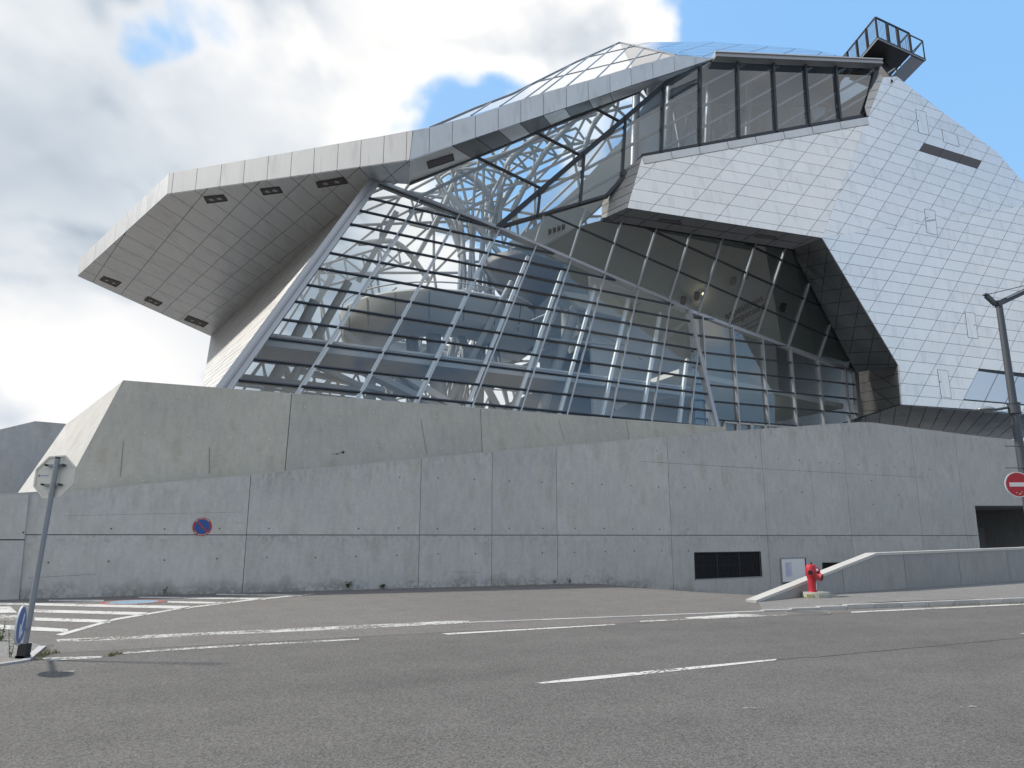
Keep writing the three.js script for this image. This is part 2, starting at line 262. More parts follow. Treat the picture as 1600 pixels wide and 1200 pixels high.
const ground = mesh('ground', groundGeo(), aspM(0.160, 0.154, 0.150), scene); tag(ground, 'grey-brown asphalt apron and ground in front of the long concrete wall', 'ground', null, 'structure');

// flat sheet over a list of ground points, subdivided so that its tone can vary
function sheet(poly, h, cell = 0.7, tone = [0.86, 0.28], toneFn) {
  const xs = poly.map(p => p.x), zs = poly.map(p => p.z), x0 = Math.min(...xs), x1 = Math.max(...xs), z0 = Math.min(...zs), z1 = Math.max(...zs), pos = [], uv = [], col = [];
  for (let x = x0; x < x1; x += cell) for (let z = z0; z < z1; z += cell) {
    let c = poly.map(p => new THREE.Vector2(p.x, p.z));
    for (const f of [p => p.x - x, p => x + cell - p.x, p => p.y - z, p => z + cell - p.y]) if (c.length) c = clipHalf(c, f);
    c = clean(c); if (c.length < 3) continue;
    for (let i = 1; i + 1 < c.length; i++) { const t = [c[0], c[i], c[i + 1]]; const ar = (t[1].x - t[0].x) * (t[2].y - t[0].y) - (t[1].y - t[0].y) * (t[2].x - t[0].x); if (ar > 0) t.reverse(); for (const p of t) { pos.push(p.x, groundH(p.x, p.y) + h, p.y); uv.push(p.x, p.y); const f = (tone[0] + tone[1] * fbm(p.x * 0.16 + 40, 1.7, p.y * 0.3, 5)) * (toneFn ? toneFn(p.x, p.y) : 1); col.push(f, f, f); } }
  }
  const g = tri(pos, null, uv); g.setAttribute('color', new THREE.Float32BufferAttribute(col, 3)); return g;
}
const E = (x, y) => onGround(x, y);                                        // ground point seen at a pixel
// edge of the carriageway on the far side (white line), extended both ways
const e0 = E(60, 1008), e1 = E(1190, 960), ed = e1.clone().sub(e0).normalize(), en = V(-ed.z, 0, ed.x); if (en.z < 0) en.negate();
const far0 = e0.clone().addScaledVector(ed, -60), far1 = e0.clone().addScaledVector(ed, 90);
const road = mesh('road', sheet([far0, far1, far1.clone().addScaledVector(en, 17), far0.clone().addScaledVector(en, 17)], 0.004, 0.5, [0.80, 0.40], (x, z) => { const v = (x - e0.x) * en.x + (z - e0.z) * en.z, u = (x - e0.x) * ed.x + (z - e0.z) * ed.z, w = 0.25 * (fbm(u * 0.15, 2, v * 0.5, 3) - 0.5); const lane = Math.exp(-(((v + w) % 3.1 - 0.9) ** 2) / 0.10) + Math.exp(-(((v + w) % 3.1 - 2.4) ** 2) / 0.10); const oil = sstep(0.60, 0.75, fbm(u * 0.5 + 9, 5, v * 0.8, 4)); return (1 + 0.07 * lane - 0.12 * oil) * (1 - 0.10 * sstep(0.5, 0, v)); }), aspM(0.119, 0.1145, 0.111), scene); tag(road, 'grey asphalt road crossing the foreground', 'road', null, 'structure');

// worn paint: chips let the asphalt show through
const wear = dataTex(512, 512, (i, j) => { const u = i / 512, v = j / 512, n = pfbm(u, v, 40, 3, 101), m = pfbm(u, v, 4, 3, 107), a = 255 * sstep(0.33, 0.49, n * 0.6 + m * 0.4 + 0.05); return [a, a, a]; }, false); wear.repeat.set(1 / 1.6, 1 / 1.6);
const wear2 = dataTex(512, 512, (i, j) => { const u = i / 512, v = j / 512, n = pfbm(u, v, 50, 3, 111), m = pfbm(u, v, 5, 3, 117), a = 255 * sstep(0.42, 0.58, n * 0.6 + m * 0.4); return [a, a, a]; }, false); wear2.repeat.set(1 / 1.3, 1 / 1.3);
const paint = std(0.54, 0.53, 0.505, 0.8, 0, { alphaMap: wear, transparent: true }), faded = std(0.50, 0.49, 0.46, 0.85, 0, { alphaMap: wear2, transparent: true });
const fainter = std(0.30, 0.295, 0.28, 0.9, 0, { alphaMap: wear2, transparent: true });
function marking(name, px, parent = ground, mat = paint, h) { h = parent === road ? 0.009 : 0.006; const P = px.map(([x, y]) => E(x, y)); return put(name, sheet(P, h, 1.2), mat, parent); }
const stripe = (x0, y0, t0, x1, y1, t1) => [[x0, y0 - t0 / 2], [x1, y1 - t1 / 2], [x1, y1 + t1 / 2], [x0, y0 + t0 / 2]];
// hatched area by the left end of the wall
marking('white_stripe', stripe(76, 938.6, 2, 162, 938.6, 2.4)); marking('white_stripe', stripe(-60, 942, 3.2, 296, 949.5, 4.6));
marking('white_stripe', stripe(44, 954.5, 4.4, 230, 959.4, 4.6)); marking('white_stripe', stripe(54, 967.5, 5, 172, 971.4, 4.6)); marking('white_stripe', stripe(-8, 979.5, 7, 106, 985.6, 5));
marking('white_stripe', stripe(216, 933.6, 2, 415, 936, 2.6)); marking('white_stripe', stripe(262, 940.8, 2.6, 350, 942.6, 3)); marking('white_stripe', stripe(338, 929, 1.6, 470, 930.6, 2));
marking('edge_line', [[87, 992], [180, 966.5], [276, 951], [384, 937.6], [490, 927.4], [490, 928.6], [384, 939.4], [276, 953], [180, 969.5], [97, 993.6]]);
marking('white_stripe', [[-40, 948], [16, 948], [27, 957.6], [-40, 959]]); marking('white_stripe', [[-40, 961], [28, 960.5], [28, 969.5], [6, 969.5], [-40, 968]], ground, faded);
{ // round painted marking on the ground: pale blue with a red rim
  const c = E(207, 941.2), ring = []; for (let i = 0; i < 40; i++) ring.push(c.clone().add(V(Math.cos(i / 40 * 6.2832) * 0.78, 0, Math.sin(i / 40 * 6.2832) * 0.78)));
  const inn = ring.map(p => lerp(c, p, 0.80)); put('red_rim', sheet(ring, 0.007, 0.4), std(0.36, 0.12, 0.11, 0.85, 0, { alphaMap: wear, transparent: true }), ground); put('blue_disc', sheet(inn, 0.010, 0.4), std(0.20, 0.30, 0.37, 0.85, 0, { alphaMap: wear, transparent: true }), ground);
}
// lines along the far edge of the road
marking('edge_line', [[88, 999.5], [420, 984], [700, 970.5], [734, 970.6], [730, 974], [420, 990], [90, 1004]], ground, faded);
marking('edge_line', [[190, 1020], [330, 1010.5], [470, 1003.2], [561, 998.6], [561, 1000.2], [330, 1013.4], [190, 1022.5]], road, faded, 0.004); marking('edge_line', [[690, 990.6], [960, 975.6], [962, 977], [700, 992.4]], road, paint, 0.004);
marking('edge_line', [[1070, 965.5], [1120, 962], [1150, 960], [1192, 961.5], [1150, 964.6], [1076, 967.4]], road, paint, 0.004); marking('edge_line', [[1000, 970.6], [1230, 960.6], [1232, 961.8], [1000, 972.4]], road, faded, 0.004);
marking('edge_line', [[1330, 956.4], [1600, 943.6], [1760, 937], [1760, 938.6], [1600, 945.2], [1330, 958]], road, paint, 0.004);
marking('edge_line', [[60, 1029], [120, 1027], [160, 1026], [158, 1029], [100, 1032], [58, 1035]], road, faded, 0.004);
marking('centre_dash', [[838, 1068], [900, 1060.4], [1030, 1047.6], [1214, 1030.4], [1212, 1032.6], [1040, 1051.4], [910, 1064.8], [846, 1069.4]], road, paint, 0.004);
marking('centre_dash', stripe(1594, 991, 1.2, 1800, 973, 1.4), road, faded);
for (const [x, y, w] of [[90, 1051, 26], [1160, 1108, 34], [1500, 1106, 30]]) marking('worn_mark', stripe(x, y, 2.4, x + w, y - 1.6, 2.4), road, fainter);
// gutter band between the line and the kerb stones
const gut = sheet([[74, 1022], [700, 988], [1190, 963.6], [1500, 950], [1760, 938], [1760, 935], [1500, 947.4], [1190, 957.5], [730, 975.5], [300, 994], [88, 1004.5]].map(p => E(...p)), 0.0065, 0.8); mesh('gutter', gut, aspM(0.158, 0.149, 0.144), road);
// kerb: flush granite stones along the drive, rising to a real kerb on the right
const granite = [concrete(0.42, 0.41, 0.40), concrete(0.37, 0.365, 0.36), concrete(0.45, 0.44, 0.425)];
const kerb = thing('kerb', 'pale granite kerb stones along the far edge of the road', 'kerb'); kerb.userData.kind = 'structure';
function kerbRun(a, b, h0, h1, w, n) { for (let i = 0; i < n; i++) { const p = lerp(a, b, i / n + 0.0015), q = lerp(a, b, (i + 1) / n - 0.0015), hh = h0 + (h1 - h0) * ((i + 0.5) / n); p.y = q.y = hh / 2 - 0.06; put('kerb_stone', box3(p, q, w, hh + 0.12, UP), granite[i % 3], kerb); } }
kerbRun(E(732, 973.2), E(1190, 955.4), 0.012, 0.012, 0.13, 9);
kerbRun(E(1190, 955.4), E(1320, 951.4), 0.02, 0.09, 0.15, 3); kerbRun(E(1320, 951.4), E(1600, 941.2), 0.10, 0.12, 0.16, 7); kerbRun(E(1600, 941.2), E(1760, 935), 0.12, 0.12, 0.16, 3);
// pavement on the right, behind the kerb
const pavM = std(2 * 0.205, 2 * 0.20, 2 * 0.198, 0.9, 0, { map: asphaltTex, bumpMap: asphaltBump, bumpScale: 0.004, vertexColors: true });
const pavement = mesh('pavement', (() => { const P = [[1192, 954.6], [1320, 950], [1600, 940], [1760, 934], [1760, 902], [1600, 911], [1320, 929.5], [1240, 936], [1184, 942.5]].map(p => E(...p)); const g = sheet(P, 0.0, 0.5, [0.8, 0.4]); const a = g.attributes.position; for (let i = 0; i < a.count; i++) { const x = a.getX(i); a.setY(i, 0.012 + 0.10 * sstep(5.6, 9.5, x)); } g.computeVertexNormals(); return g; })(), pavM, scene); tag(pavement, 'grey asphalt pavement below the low ramp wall', 'pavement', null, 'structure');
{ const c = E(1262, 957.5), g = new THREE.CylinderGeometry(0.42, 0.42, 0.008, 40); g.translate(c.x, 0.008, c.z); const m = put('manhole_cover', g, std(0.13, 0.125, 0.12, 0.7, 0.2), scene); m.name = numbered('manhole_cover'); tag(m, 'round manhole cover in the gutter in front of the red hydrant', 'manhole cover'); const r = new THREE.TorusGeometry(0.47, 0.025, 6, 40); r.rotateX(Math.PI / 2); r.scale(1, 0.35, 1); r.translate(c.x, 0.010, c.z); put('rim', r, std(0.20, 0.19, 0.18, 0.8), m); }
// raised corner island at the left edge with a pale kerb
{ const isl = sheet([[-60, 1000], [20, 1001], [44, 1004], [66, 1012], [40, 1034], [0, 1040], [-60, 1046]].map(p => E(...p)), 0.0, 0.5); const a = isl.attributes.position; for (let i = 0; i < a.count; i++) a.setY(i, 0.026); const m = mesh('traffic_island', isl, pavM, scene); tag(m, 'grey corner island that the traffic sign post stands on', 'traffic island', null, 'structure'); const P = [[-60, 1046], [0, 1040], [40, 1034], [66, 1012]].map(p => E(...p)); for (let i = 0; i + 1 < P.length; i++) { const p = P[i], q = P[i + 1]; p.y = q.y = 0.0; put('kerb_stone', box3(p, q, 0.10, 0.06, UP), granite[i % 3], m); } }

{ // seams and cracks in the road surface
  const cm = std(0.035, 0.034, 0.034, 0.95); const crack = (pts, w) => { const P = pts.map(([x, y]) => E(x, y).setY(0.0062)); for (let i = 0; i + 1 < P.length; i++) { const n = 5; let a = P[i]; for (let k = 1; k <= n; k++) { const b = lerp(P[i], P[i + 1], k / n); if (k < n) b.add(V(rr(-0.02, 0.02), 0, rr(-0.03, 0.03))); put('crack', box3(a, b, w * rr(0.6, 1.2), 0.003, UP), cm, road); a = b; } } };
  crack([[1214, 1031], [1290, 1026], [1420, 1013.5], [1600, 997]], 0.010);
}

// ================================================================== concrete walls
const wpt = (px, y) => { const p = hit(px, 838, Pwall); p.y = y; return p; };      // on the long wall's face, at a height
function wallThing(name, label, category) { const t = thing(name, label, category); return t; }
function tieHoles(list, P, parent, mat = M.joint, r = 0.021, proud = 0.004, name = 'tie_hole') { for (const [x, y] of list) { const p = hit(x, y, P), n = P.n.clone(); if (n.dot(CAM.clone().sub(p)) < 0) n.negate(); const g = new THREE.CylinderGeometry(r, r, 0.016, 10); g.applyQuaternion(new THREE.Quaternion().setFromUnitVectors(UP, n)); p.addScaledVector(n, 0.036 + proud); g.translate(p.x, p.y, p.z); put(name, g, mat, parent); } }

const longWall = wallThing('retaining_wall', 'long grey concrete retaining wall with a sloping top behind the road', 'wall');
const BOT = -3.2;
{
  const top = [[46, 773], [385, 743], [768, 706.5], [1130, 675], [1340, 660.5], [1362, 661], [1510, 680], [1600, 690], [1760, 709]].map(p => hit(...p, Pwall));
  const o1 = hit(1760, 790, Pwall), o2 = hit(1522, 790, Pwall), o3 = hit(1531, 862, Pwall); const o4 = o3.clone(); o4.y = BOT;
  const bl = hit(31, 938, Pwall); bl.y = -0.3;
  const poly = [...top, o1, o2, o3, o4, wpt(1100, BOT), wpt(1000, -0.9), bl];
  const jx = [385, 655, 768, 870, 1048, 1198, 1330, 1440, 1510];
  const jy = hit(768, 836, Pwall);
  const grille = [[1084, 863.5], [1187, 862], [1189.5, 901], [1085.5, 905.5]].map(p => hit(...p, Pwall)), grille2 = [[1284, 879.5], [1330, 879], [1332, 902], [1285, 904]].map(p => hit(...p, Pwall));
  put('backing', plate(poly, -0.35, -0.03), M.joint, longWall);
  panelize(poly, [{ dir: wallDir, pts: [jy] }, { dir: UP, pts: jx.map(x => hit(x, 836, Pwall)) }], { name: 'concrete_panel', parent: longWall, mats: M.concrete, gap: 0.016, z0: -0.03, z1: 0.036, holes: [grille, grille2] });
  // open horizontal joint is wider than the pour joints
  const ja = hit(31, 838.5, Pwall), jb = hit(1526, 836, Pwall); ja.y = jb.y = jy.y; put('shadow_gap', box3(ja.clone().addScaledVector(wallN, 0.0375), jb.clone().addScaledVector(wallN, 0.0375), 0.022, 0.006, wallN), M.joint, longWall);
  // hairline pour lines
  const hair = (a, b, w = 0.010) => { const p = hit(...a, Pwall).addScaledVector(wallN, 0.0365), q = hit(...b, Pwall).addScaledVector(wallN, 0.0365); put('pour_line', box3(p, q, w, 0.004, wallN), std(0.115, 0.12, 0.125, 0.9), longWall); };
  hair([1002, 721], [1200, 733]); hair([1200, 733], [1440, 746]); hair([1266, 737], [1272, 808], 0.007); hair([1127, 728], [1129, 760], 0.006); hair([100, 806], [380, 800], 0.005); hair([366, 817], [384, 817], 0.006); hair([705, 893.5], [748, 894], 0.007); hair([45, 903], [150, 897], 0.006);
  // coping: thin pale top that catches the sun
  for (let i = 0; i + 1 < top.length; i++) { const a = top[i].clone().addScaledVector(wallN, -0.20), b = top[i + 1].clone().addScaledVector(wallN, -0.20); a.y += 0.012; b.y += 0.012; put('coping', box3(a, b, 0.47, 0.02, UP), M.coping, longWall); }
  // rain streaks below the coping and splash dirt along the foot
  const streak = (seed, pw, thr) => dataTex(1024, 256, (i, j) => { const u = i / 1024, v = j / 255, n = pfbm(u, v * 0.12, 60, 3, seed, 4, 1), m = pfbm(u, v * 0.08, 12, 3, seed + 7), len = 0.25 + 0.9 * pfbm(u, 0.5, 60, 2, seed + 3); const a = 255 * clamp(sstep(thr, thr + 0.3, n * 0.55 + m * 0.45)) * Math.pow(clamp((v - 1 + len) / len), pw); return [a, a, a]; }, false);
  const st1 = streak(131, 1.3, 0.40), st2 = streak(151, 0.8, 0.32); const stainM = (t, o, c) => std(...c, 0.9, 0, { alphaMap: t, transparent: true, opacity: o, depthWrite: false });
  const ribbon = (a, b, h, z, flip) => { const n = wallN.clone().multiplyScalar(z), A = a.clone().add(n), B = b.clone().add(n), C = B.clone().setY(B.y - h), D = A.clone().setY(A.y - h), u0 = A.x / 18, u1 = B.x / 18, [v1, v0] = flip ? [0, 1] : [1, 0]; return tri([A, D, C, A, C, B].flatMap(p => [p.x, p.y, p.z]), null, [u0, v1, u0, v0, u1, v0, u0, v1, u1, v0, u1, v1]); };
  put('water_stain', merge(top.slice(0, -1).map((p, i) => ribbon(p, top[i + 1], 1.7, 0.0385))), stainM(st1, 0.16, [0.13, 0.13, 0.125]), longWall);
  const foot = []; for (let x = 34; x < 1500; x += 60) { const a = wpt(x, 0), b = wpt(x + 60, 0); a.y = groundH(a.x, a.z) + 0.55; b.y = groundH(b.x, b.z) + 0.55; foot.push(ribbon(a, b, 0.6, 0.0395, true)); } put('splash_dirt', merge(foot), stainM(st2, 0.36, [0.11, 0.105, 0.095]), longWall);
  const gapEdge = wpt(40, 0), gapEnd = wpt(1526, 0); gapEdge.y = gapEnd.y = jy.y - 0.02; put('water_stain', ribbon(gapEdge, gapEnd, 0.8, 0.0385), stainM(st1, 0.2, [0.14, 0.14, 0.135]), longWall);
  tieHoles([[174, 826], [257, 826.5], [343, 826], [420, 825.5], [170, 877], [257, 875], [339, 873], [76, 879], [417, 871], [493, 871], [556, 869.5], [620, 867.5], [684, 865.5], [742, 865], [847, 864], [897, 863], [945, 861.5], [990, 861], [1033, 860.5], [1075, 860.5],
    [624, 746], [684, 747], [741, 749], [795, 751.5], [846, 754], [894, 755.5], [940, 757], [985, 758.5], [1028, 761], [1069, 762], [560, 826], [622, 825], [683, 826], [741, 826.5], [795, 825.5], [848, 825.5], [898, 825.5], [943, 826], [988, 826.5], [1030, 827], [1074, 827],
    [1025, 704.5], [1067, 707], [1180, 714.5], [1214.5, 717.5], [1248, 719.5], [1280, 723], [1311, 724.5], [1340, 726], [1369, 727], [1397, 729.5], [1424, 732], [1451, 733.5], [1109, 764], [1219, 768.5], [1252, 769.5], [1361, 751], [1363, 788], [1403, 774]], Pwall, longWall);
  // louvred vents set into the wall
  for (const [poly4, n] of [[grille, 44], [grille2, 20]]) {
    const v = put('vent', plate(poly4, -0.20, -0.16), M.black, longWall); const U = (a, b) => (t, k) => lerp(lerp(poly4[0], poly4[1], t), lerp(poly4[3], poly4[2], t), k); const f = U();
    for (let i = 1; i < n; i++) put('vent_bar', box3(f(i / n, 0.02).addScaledVector(wallN, 0.0), f(i / n, 0.98).addScaledVector(wallN, 0.0), 0.014, 0.03, wallN), M.darkSteel, v);
    for (const k of [0.16, 0.5, 0.84]) put('vent_bar', box3(f(0, k).addScaledVector(wallN, -0.03), f(1, k).addScaledVector(wallN, -0.03), 0.03, 0.02, wallN), M.darkSteel, v);
    for (const t of [0.333, 0.666]) put('vent_bar', box3(f(t, 0).addScaledVector(wallN, 0.012), f(t, 1).addScaledVector(wallN, 0.012), 0.035, 0.02, wallN), M.darkSteel, v);
    for (const [a, b] of [[0, 1], [1, 2], [2, 3], [3, 0]]) put('vent_frame', box3(poly4[a].clone().addScaledVector(wallN, 0.030), poly4[b].clone().addScaledVector(wallN, 0.030), 0.035, 0.03, wallN), a === 2 ? M.steel : M.darkSteel, v);
  }
  // garage opening on the right: recess with dark back wall, ceiling and jamb
  const back = -9, oc = o2.clone(), od = o1.clone(); const B = p => p.clone().addScaledVector(wallN, back);
  put('garage_ceiling', plate([oc, od, B(od), B(oc)], 0, 0.02), M.darkConcrete[0], longWall); put('garage_back', plate([B(oc), B(od), B(od).setY(BOT), B(oc).setY(BOT)], 0, 0.02), M.darkConcrete[0], longWall);
  put('garage_jamb', plate([oc, o3, o3.clone().setY(BOT), B(o3).setY(BOT), B(oc)], 0, 0.02), M.concrete[0], longWall); put('garage_side', plate([od, B(od), B(od).setY(BOT), od.clone().setY(BOT)], 0, 0.02), M.concrete[0], longWall);
  put('garage_floor', plate([o3.clone().setY(-2.9), od.clone().setY(-2.9), B(od).setY(-2.9), B(o3).setY(-2.9)], 0, 0.02), M.darkConcrete[0], longWall);
  const lp = B(lerp(oc, od, 0.12)).addScaledVector(wallN, 2.4); lp.y = oc.y - 0.32; put('strip_light', box3(lp, lp.clone().addScaledVector(wallDir, 1.5), 0.1, 0.08, UP), M.white, longWall);
  const sd = B(lerp(oc, od, 0.0)).addScaledVector(wallN, 4.5); put('garage_shutter', plate([sd.clone().setY(oc.y - 1.0), sd.clone().addScaledVector(wallDir, 7).setY(oc.y - 1.0), sd.clone().addScaledVector(wallDir, 7).setY(BOT), sd.clone().setY(BOT)], 0, 0.03), std(0.12, 0.11, 0.11, 0.8), longWall);
}
// short wall at the left edge, parted from the long wall by an open joint
const endWall = wallThing('retaining_wall', 'short grey concrete wall at the left edge, left of the vertical gap', 'wall');
{
  const P = planeN(wallO.clone().addScaledVector(wallN, 0.10), wallN); const poly = [[-260, 772.5], [45, 772], [29, 939], [-260, 980]].map(p => hit(...p, P)); poly[2].y = poly[3].y = -0.2;
  panelize(poly, [{ dir: wallDir, pts: [hit(0, 843.5, P)] }, { dir: UP, pts: [hit(-120, 840, P)] }], { name: 'concrete_panel', parent: endWall, mats: M.concrete, gap: 0.03, z0: -0.30, z1: 0.0 });
  put('coping', box3(poly[0].clone().addScaledVector(wallN, -0.16).setY(poly[0].y + 0.01), poly[1].clone().addScaledVector(wallN, -0.16).setY(poly[1].y + 0.01), 0.33, 0.02, UP), M.coping, endWall);
  put('backing', plate(poly, -0.5, -0.31), M.joint, endWall);
  tieHoles([[37, 832]], P, endWall);
}
// parapet of the plaza: leaning olive-grey concrete, lit on its left end
const parapet = wallThing('parapet_wall', 'leaning olive-grey concrete parapet wall rising behind the long wall', 'wall');
const A0 = at(192, 595, 23.1), A1 = at(1130, 675, 33.4), AB = at(100, 766, 21.75); A1.y = A0.y; const Ppar = plane(A0, A1, AB);
{
  const lo = hit(88, 790, Ppar), ro = hit(1500, 760, Ppar), rt = A1.clone().add(A1.clone().sub(A0).multiplyScalar(0.3)); const poly = [A0, A1, ...[[1150, 688], [770, 722], [385, 758], [94, 778]].map(p => hit(...p, Ppar))]; put('backing', plate(poly, -0.25, -0.03), M.joint, parapet);
  panelize(poly, [{ dir: V(0.03, 1, 0).add(A0.clone().sub(AB).normalize().multiplyScalar(0.1)), pts: [hit(450, 680, Ppar), hit(752, 680, Ppar), hit(980, 670, Ppar)] }], { name: 'concrete_panel', parent: parapet, mats: M.olive, gap: 0.022, z0: -0.03, z1: 0.03 });
  // end face, sloping away to the left and catching the sun
  const C0 = at(103, 663, 25.4), C1 = at(28, 770, 22.6), C2 = at(100, 766, 21.75).addScaledVector(wallN, 0.03); const a0 = hit(192, 595, planeN(A0.clone().addScaledVector(Ppar.n, Ppar.n.z > 0 ? 0.03 : -0.03), Ppar.n));
  const g1 = tri([a0, C2, C0, C0, C2, C1].flatMap(p => [p.x, p.y, p.z]), null, [0, 3, 0, 0, 2, 3, 2, 3, 0, 0, 2, 0]); put('end_face', g1, M.coping, parapet);
  put('coping', box3(A0.clone().setY(A0.y + 0.012).add(V(-0.08, 0, -0.2)), A1.clone().setY(A0.y + 0.012).add(V(-0.08, 0, -0.2)), 0.42, 0.022, UP), M.coping, parapet);
  tieHoles([[229, 616], [296, 621], [359, 626.5], [419, 632], [476, 637], [531, 642], [583, 645.5], [633, 649], [681, 652], [727, 655], [770, 659], [811, 662], [227, 677], [295, 681], [360, 684.5], [421, 687.5], [480, 691.5], [535, 694.5], [589, 697.5], [641, 699.5], [689, 702], [736, 704], [148, 750.5], [223, 752], [890, 668], [927, 671], [963, 675], [998, 678], [1032, 680]], Ppar, parapet, std(0.62, 0.62, 0.58, 0.6), 0.022, 0.004, 'anchor_stud');
  // small black arrow stencilled on the concrete
  const P = Ppar, n = P.n.clone(); if (n.dot(CAM.clone().sub(A0)) < 0) n.negate(); const pt = (x, y) => hit(x, y, P).addScaledVector(n, 0.037); for (const [a, b, w] of [[[524, 710], [530, 709.5], 0.03], [[531.5, 707.6], [537.5, 707], 0.028], [[534.5, 704.6], [537.8, 707], 0.028], [[534.8, 709.4], [537.8, 707], 0.028], [[519.6, 710], [520.8, 710], 0.03]]) put('arrow_mark', box3(pt(...a), pt(...b), w, 0.006, n), M.black, parapet);
  // creases left by the formwork
  for (const [a, b, w] of [[[327, 700], [327, 740], 0.02], [[193, 690], [188, 745], 0.018], [[657, 655], [667, 712], 0.02], [[872, 655], [882, 690], 0.012]]) put('pour_line', box3(pt(...a), pt(...b), w, 0.004, n), std(0.20, 0.197, 0.178, 0.9), parapet);
}
const farWall = wallThing('concrete_wall', 'dark grey concrete wall block behind the stop sign at the left edge', 'wall');
{
  const P = planeN(at(60, 700, 27), V(0.30, 0.10, 0.95)); const poly = [[-300, 740], [0, 671], [55, 658], [103, 662], [112, 780], [-300, 820]].map(p => hit(...p, P)); panelize(poly, [{ dir: UP, pts: [hit(-120, 700, P)] }], { name: 'concrete_panel', parent: farWall, mats: M.darkConcrete, gap: 0.02, z0: -0.4, z1: 0 });
}
// low wall of the garage ramp on the right, with a pale sloping coping
const lowWall = wallThing('ramp_wall', 'low grey concrete ramp wall with a white sunlit coping at the right', 'wall');
{
  const dl = L1.clone().sub(L0).setY(0).normalize(), nl = V(-dl.z, 0, dl.x); if (nl.z < 0) nl.negate(); const P = planeN(L0, nl); const t0 = L0.clone(), t1 = hit(1368, 867.5, P), t2 = hit(1600, 858, P), t3 = hit(1780, 849, P);
  const poly = [t0, t1, t2, t3, t3.clone().setY(-0.1), t0.clone().setY(-0.1)]; put('backing', plate(poly, -0.28, -0.02), M.joint, lowWall);
  panelize(poly, [{ dir: UP, pts: [[1316, 900], [1413, 890], [1498, 885], [1574, 880], [1690, 880]].map(p => hit(...p, P)) }], { name: 'concrete_panel', parent: lowWall, mats: M.lowWall, gap: 0.022, z0: -0.02, z1: 0.02 });
  for (const [a, b] of [[t0, t1], [t1, t2], [t2, t3]]) { const s = nl.clone().multiplyScalar(-0.13); put('coping', box3(a.clone().add(s).setY(a.y + 0.03), b.clone().add(s).setY(b.y + 0.03), 0.34, 0.075, UP), M.coping, lowWall); }
}

// ================================================================== the museum
const museum = thing('museum_building', 'angular steel and glass museum with metal cladding above the concrete walls', 'building');
const PLAZA = 5.9, K = 1.079, atK = (x, y, d) => at(x, y, d * K);
const dirOf = (px, py) => { const r = sight(px, py); return r.clone().normalize(); };          // direction that vanishes at a pixel
const levelDir = vx => { const X = (vx - 800) / F / (ct + st * st / ct); return V(X, 0, -1).normalize(); };
// --- big leaning glass front
const E1 = atK(1075, 486, 38), uA = levelDir(2850), mA = dirOf(1215, -565);
const PA = planeN(E1, uA.clone().cross(mA)); const T = hit(585, 284, PA), R1 = hit(775, 357, PA);
const BLa = hit(352, 605, PA), E2a = hit(1120, 672, PA);
const dropTo = (a, b, y) => lerp(a, b, (y - a.y) / (b.y - a.y));
const BL = dropTo(T, BLa, PLAZA), E2 = dropTo(E1, E2a, PLAZA);
const nA = PA.n.clone(); if (nA.z < 0) nA.negate();
// --- overhanging glass front above it and the vertical one by the doors
const Bk = atK(1238, 388, 38.6); const PB = plane(R1, E1, Bk); const RC = hit(1336, 582, PB);
const PC = plane(E1, RC, E1.clone().setY(0)); const nC = PC.n.clone(); if (nC.z < 0) nC.negate(); const uC = RC.clone().sub(E1).setY(0).normalize();
// --- metal volume on the right
const uJ = levelDir(3980), J0 = atK(1403, 571, 37.6), PJl = planeN(J0, V(-uJ.z, 0.015, uJ.x).multiplyScalar(1)); if (PJl.n.z < 0) PJl.n.negate();
const S0 = hit(1284, 372, PJl), S1 = hit(1640, 315.6, PJl), nJ = PJl.n.clone();
const PJu = plane(S0, S1, S0.clone().addScaledVector(UP, Math.cos(0.12)).addScaledVector(nJ, -Math.sin(0.12)));
const foldTop = hit(1380, 122, PJu), fold1 = hit(1355, 184, PJu);
const uH = levelDir(7000), PH = plane(S0, fold1, S0.clone().addScaledVector(uH, -8));
// --- upper dark glazing
const E0 = hit(1003, 246, PH), FT = atK(1063, 111, 37.4); const PE = plane(R1, FT, hit(1351, 183, PH).addScaledVector(nJ, -0.4));
const PD = plane(T, R1, FT);
const PS = level(T.y);                                                    // soffit of the canopy
const w0 = hit(330, 525, PS), PW = plane(T, BL, w0);
const c0 = hit(122, 431, PS), c1 = hit(262, 303, PS), c2 = hit(640, 250, PS), c3 = atK(1112, 90, 36.8);
if (globalThis.DBG) { const f = v => v.toArray().map(x => x.toFixed(2)).join(','); for (const [k, v] of Object.entries({ T, R1, E1, BL, E2, RC, Bk, S0, S1, foldTop, fold1, E0, FT, w0, c0, c1, c2, c3, nA, uC, nPB: PB.n, nPE: PE.n, nPD: PD.n, nPH: PH.n, nPW: PW.n, nJu: PJu.n, A0, A1 })) console.log(k, f(v)); }

function facet(name, poly, toward, mat = M.backing, z = -0.06) { return put(name, plate(poly, z, -0.01, toward), mat, museum); }
const P3 = (P, l) => hits(P, l);
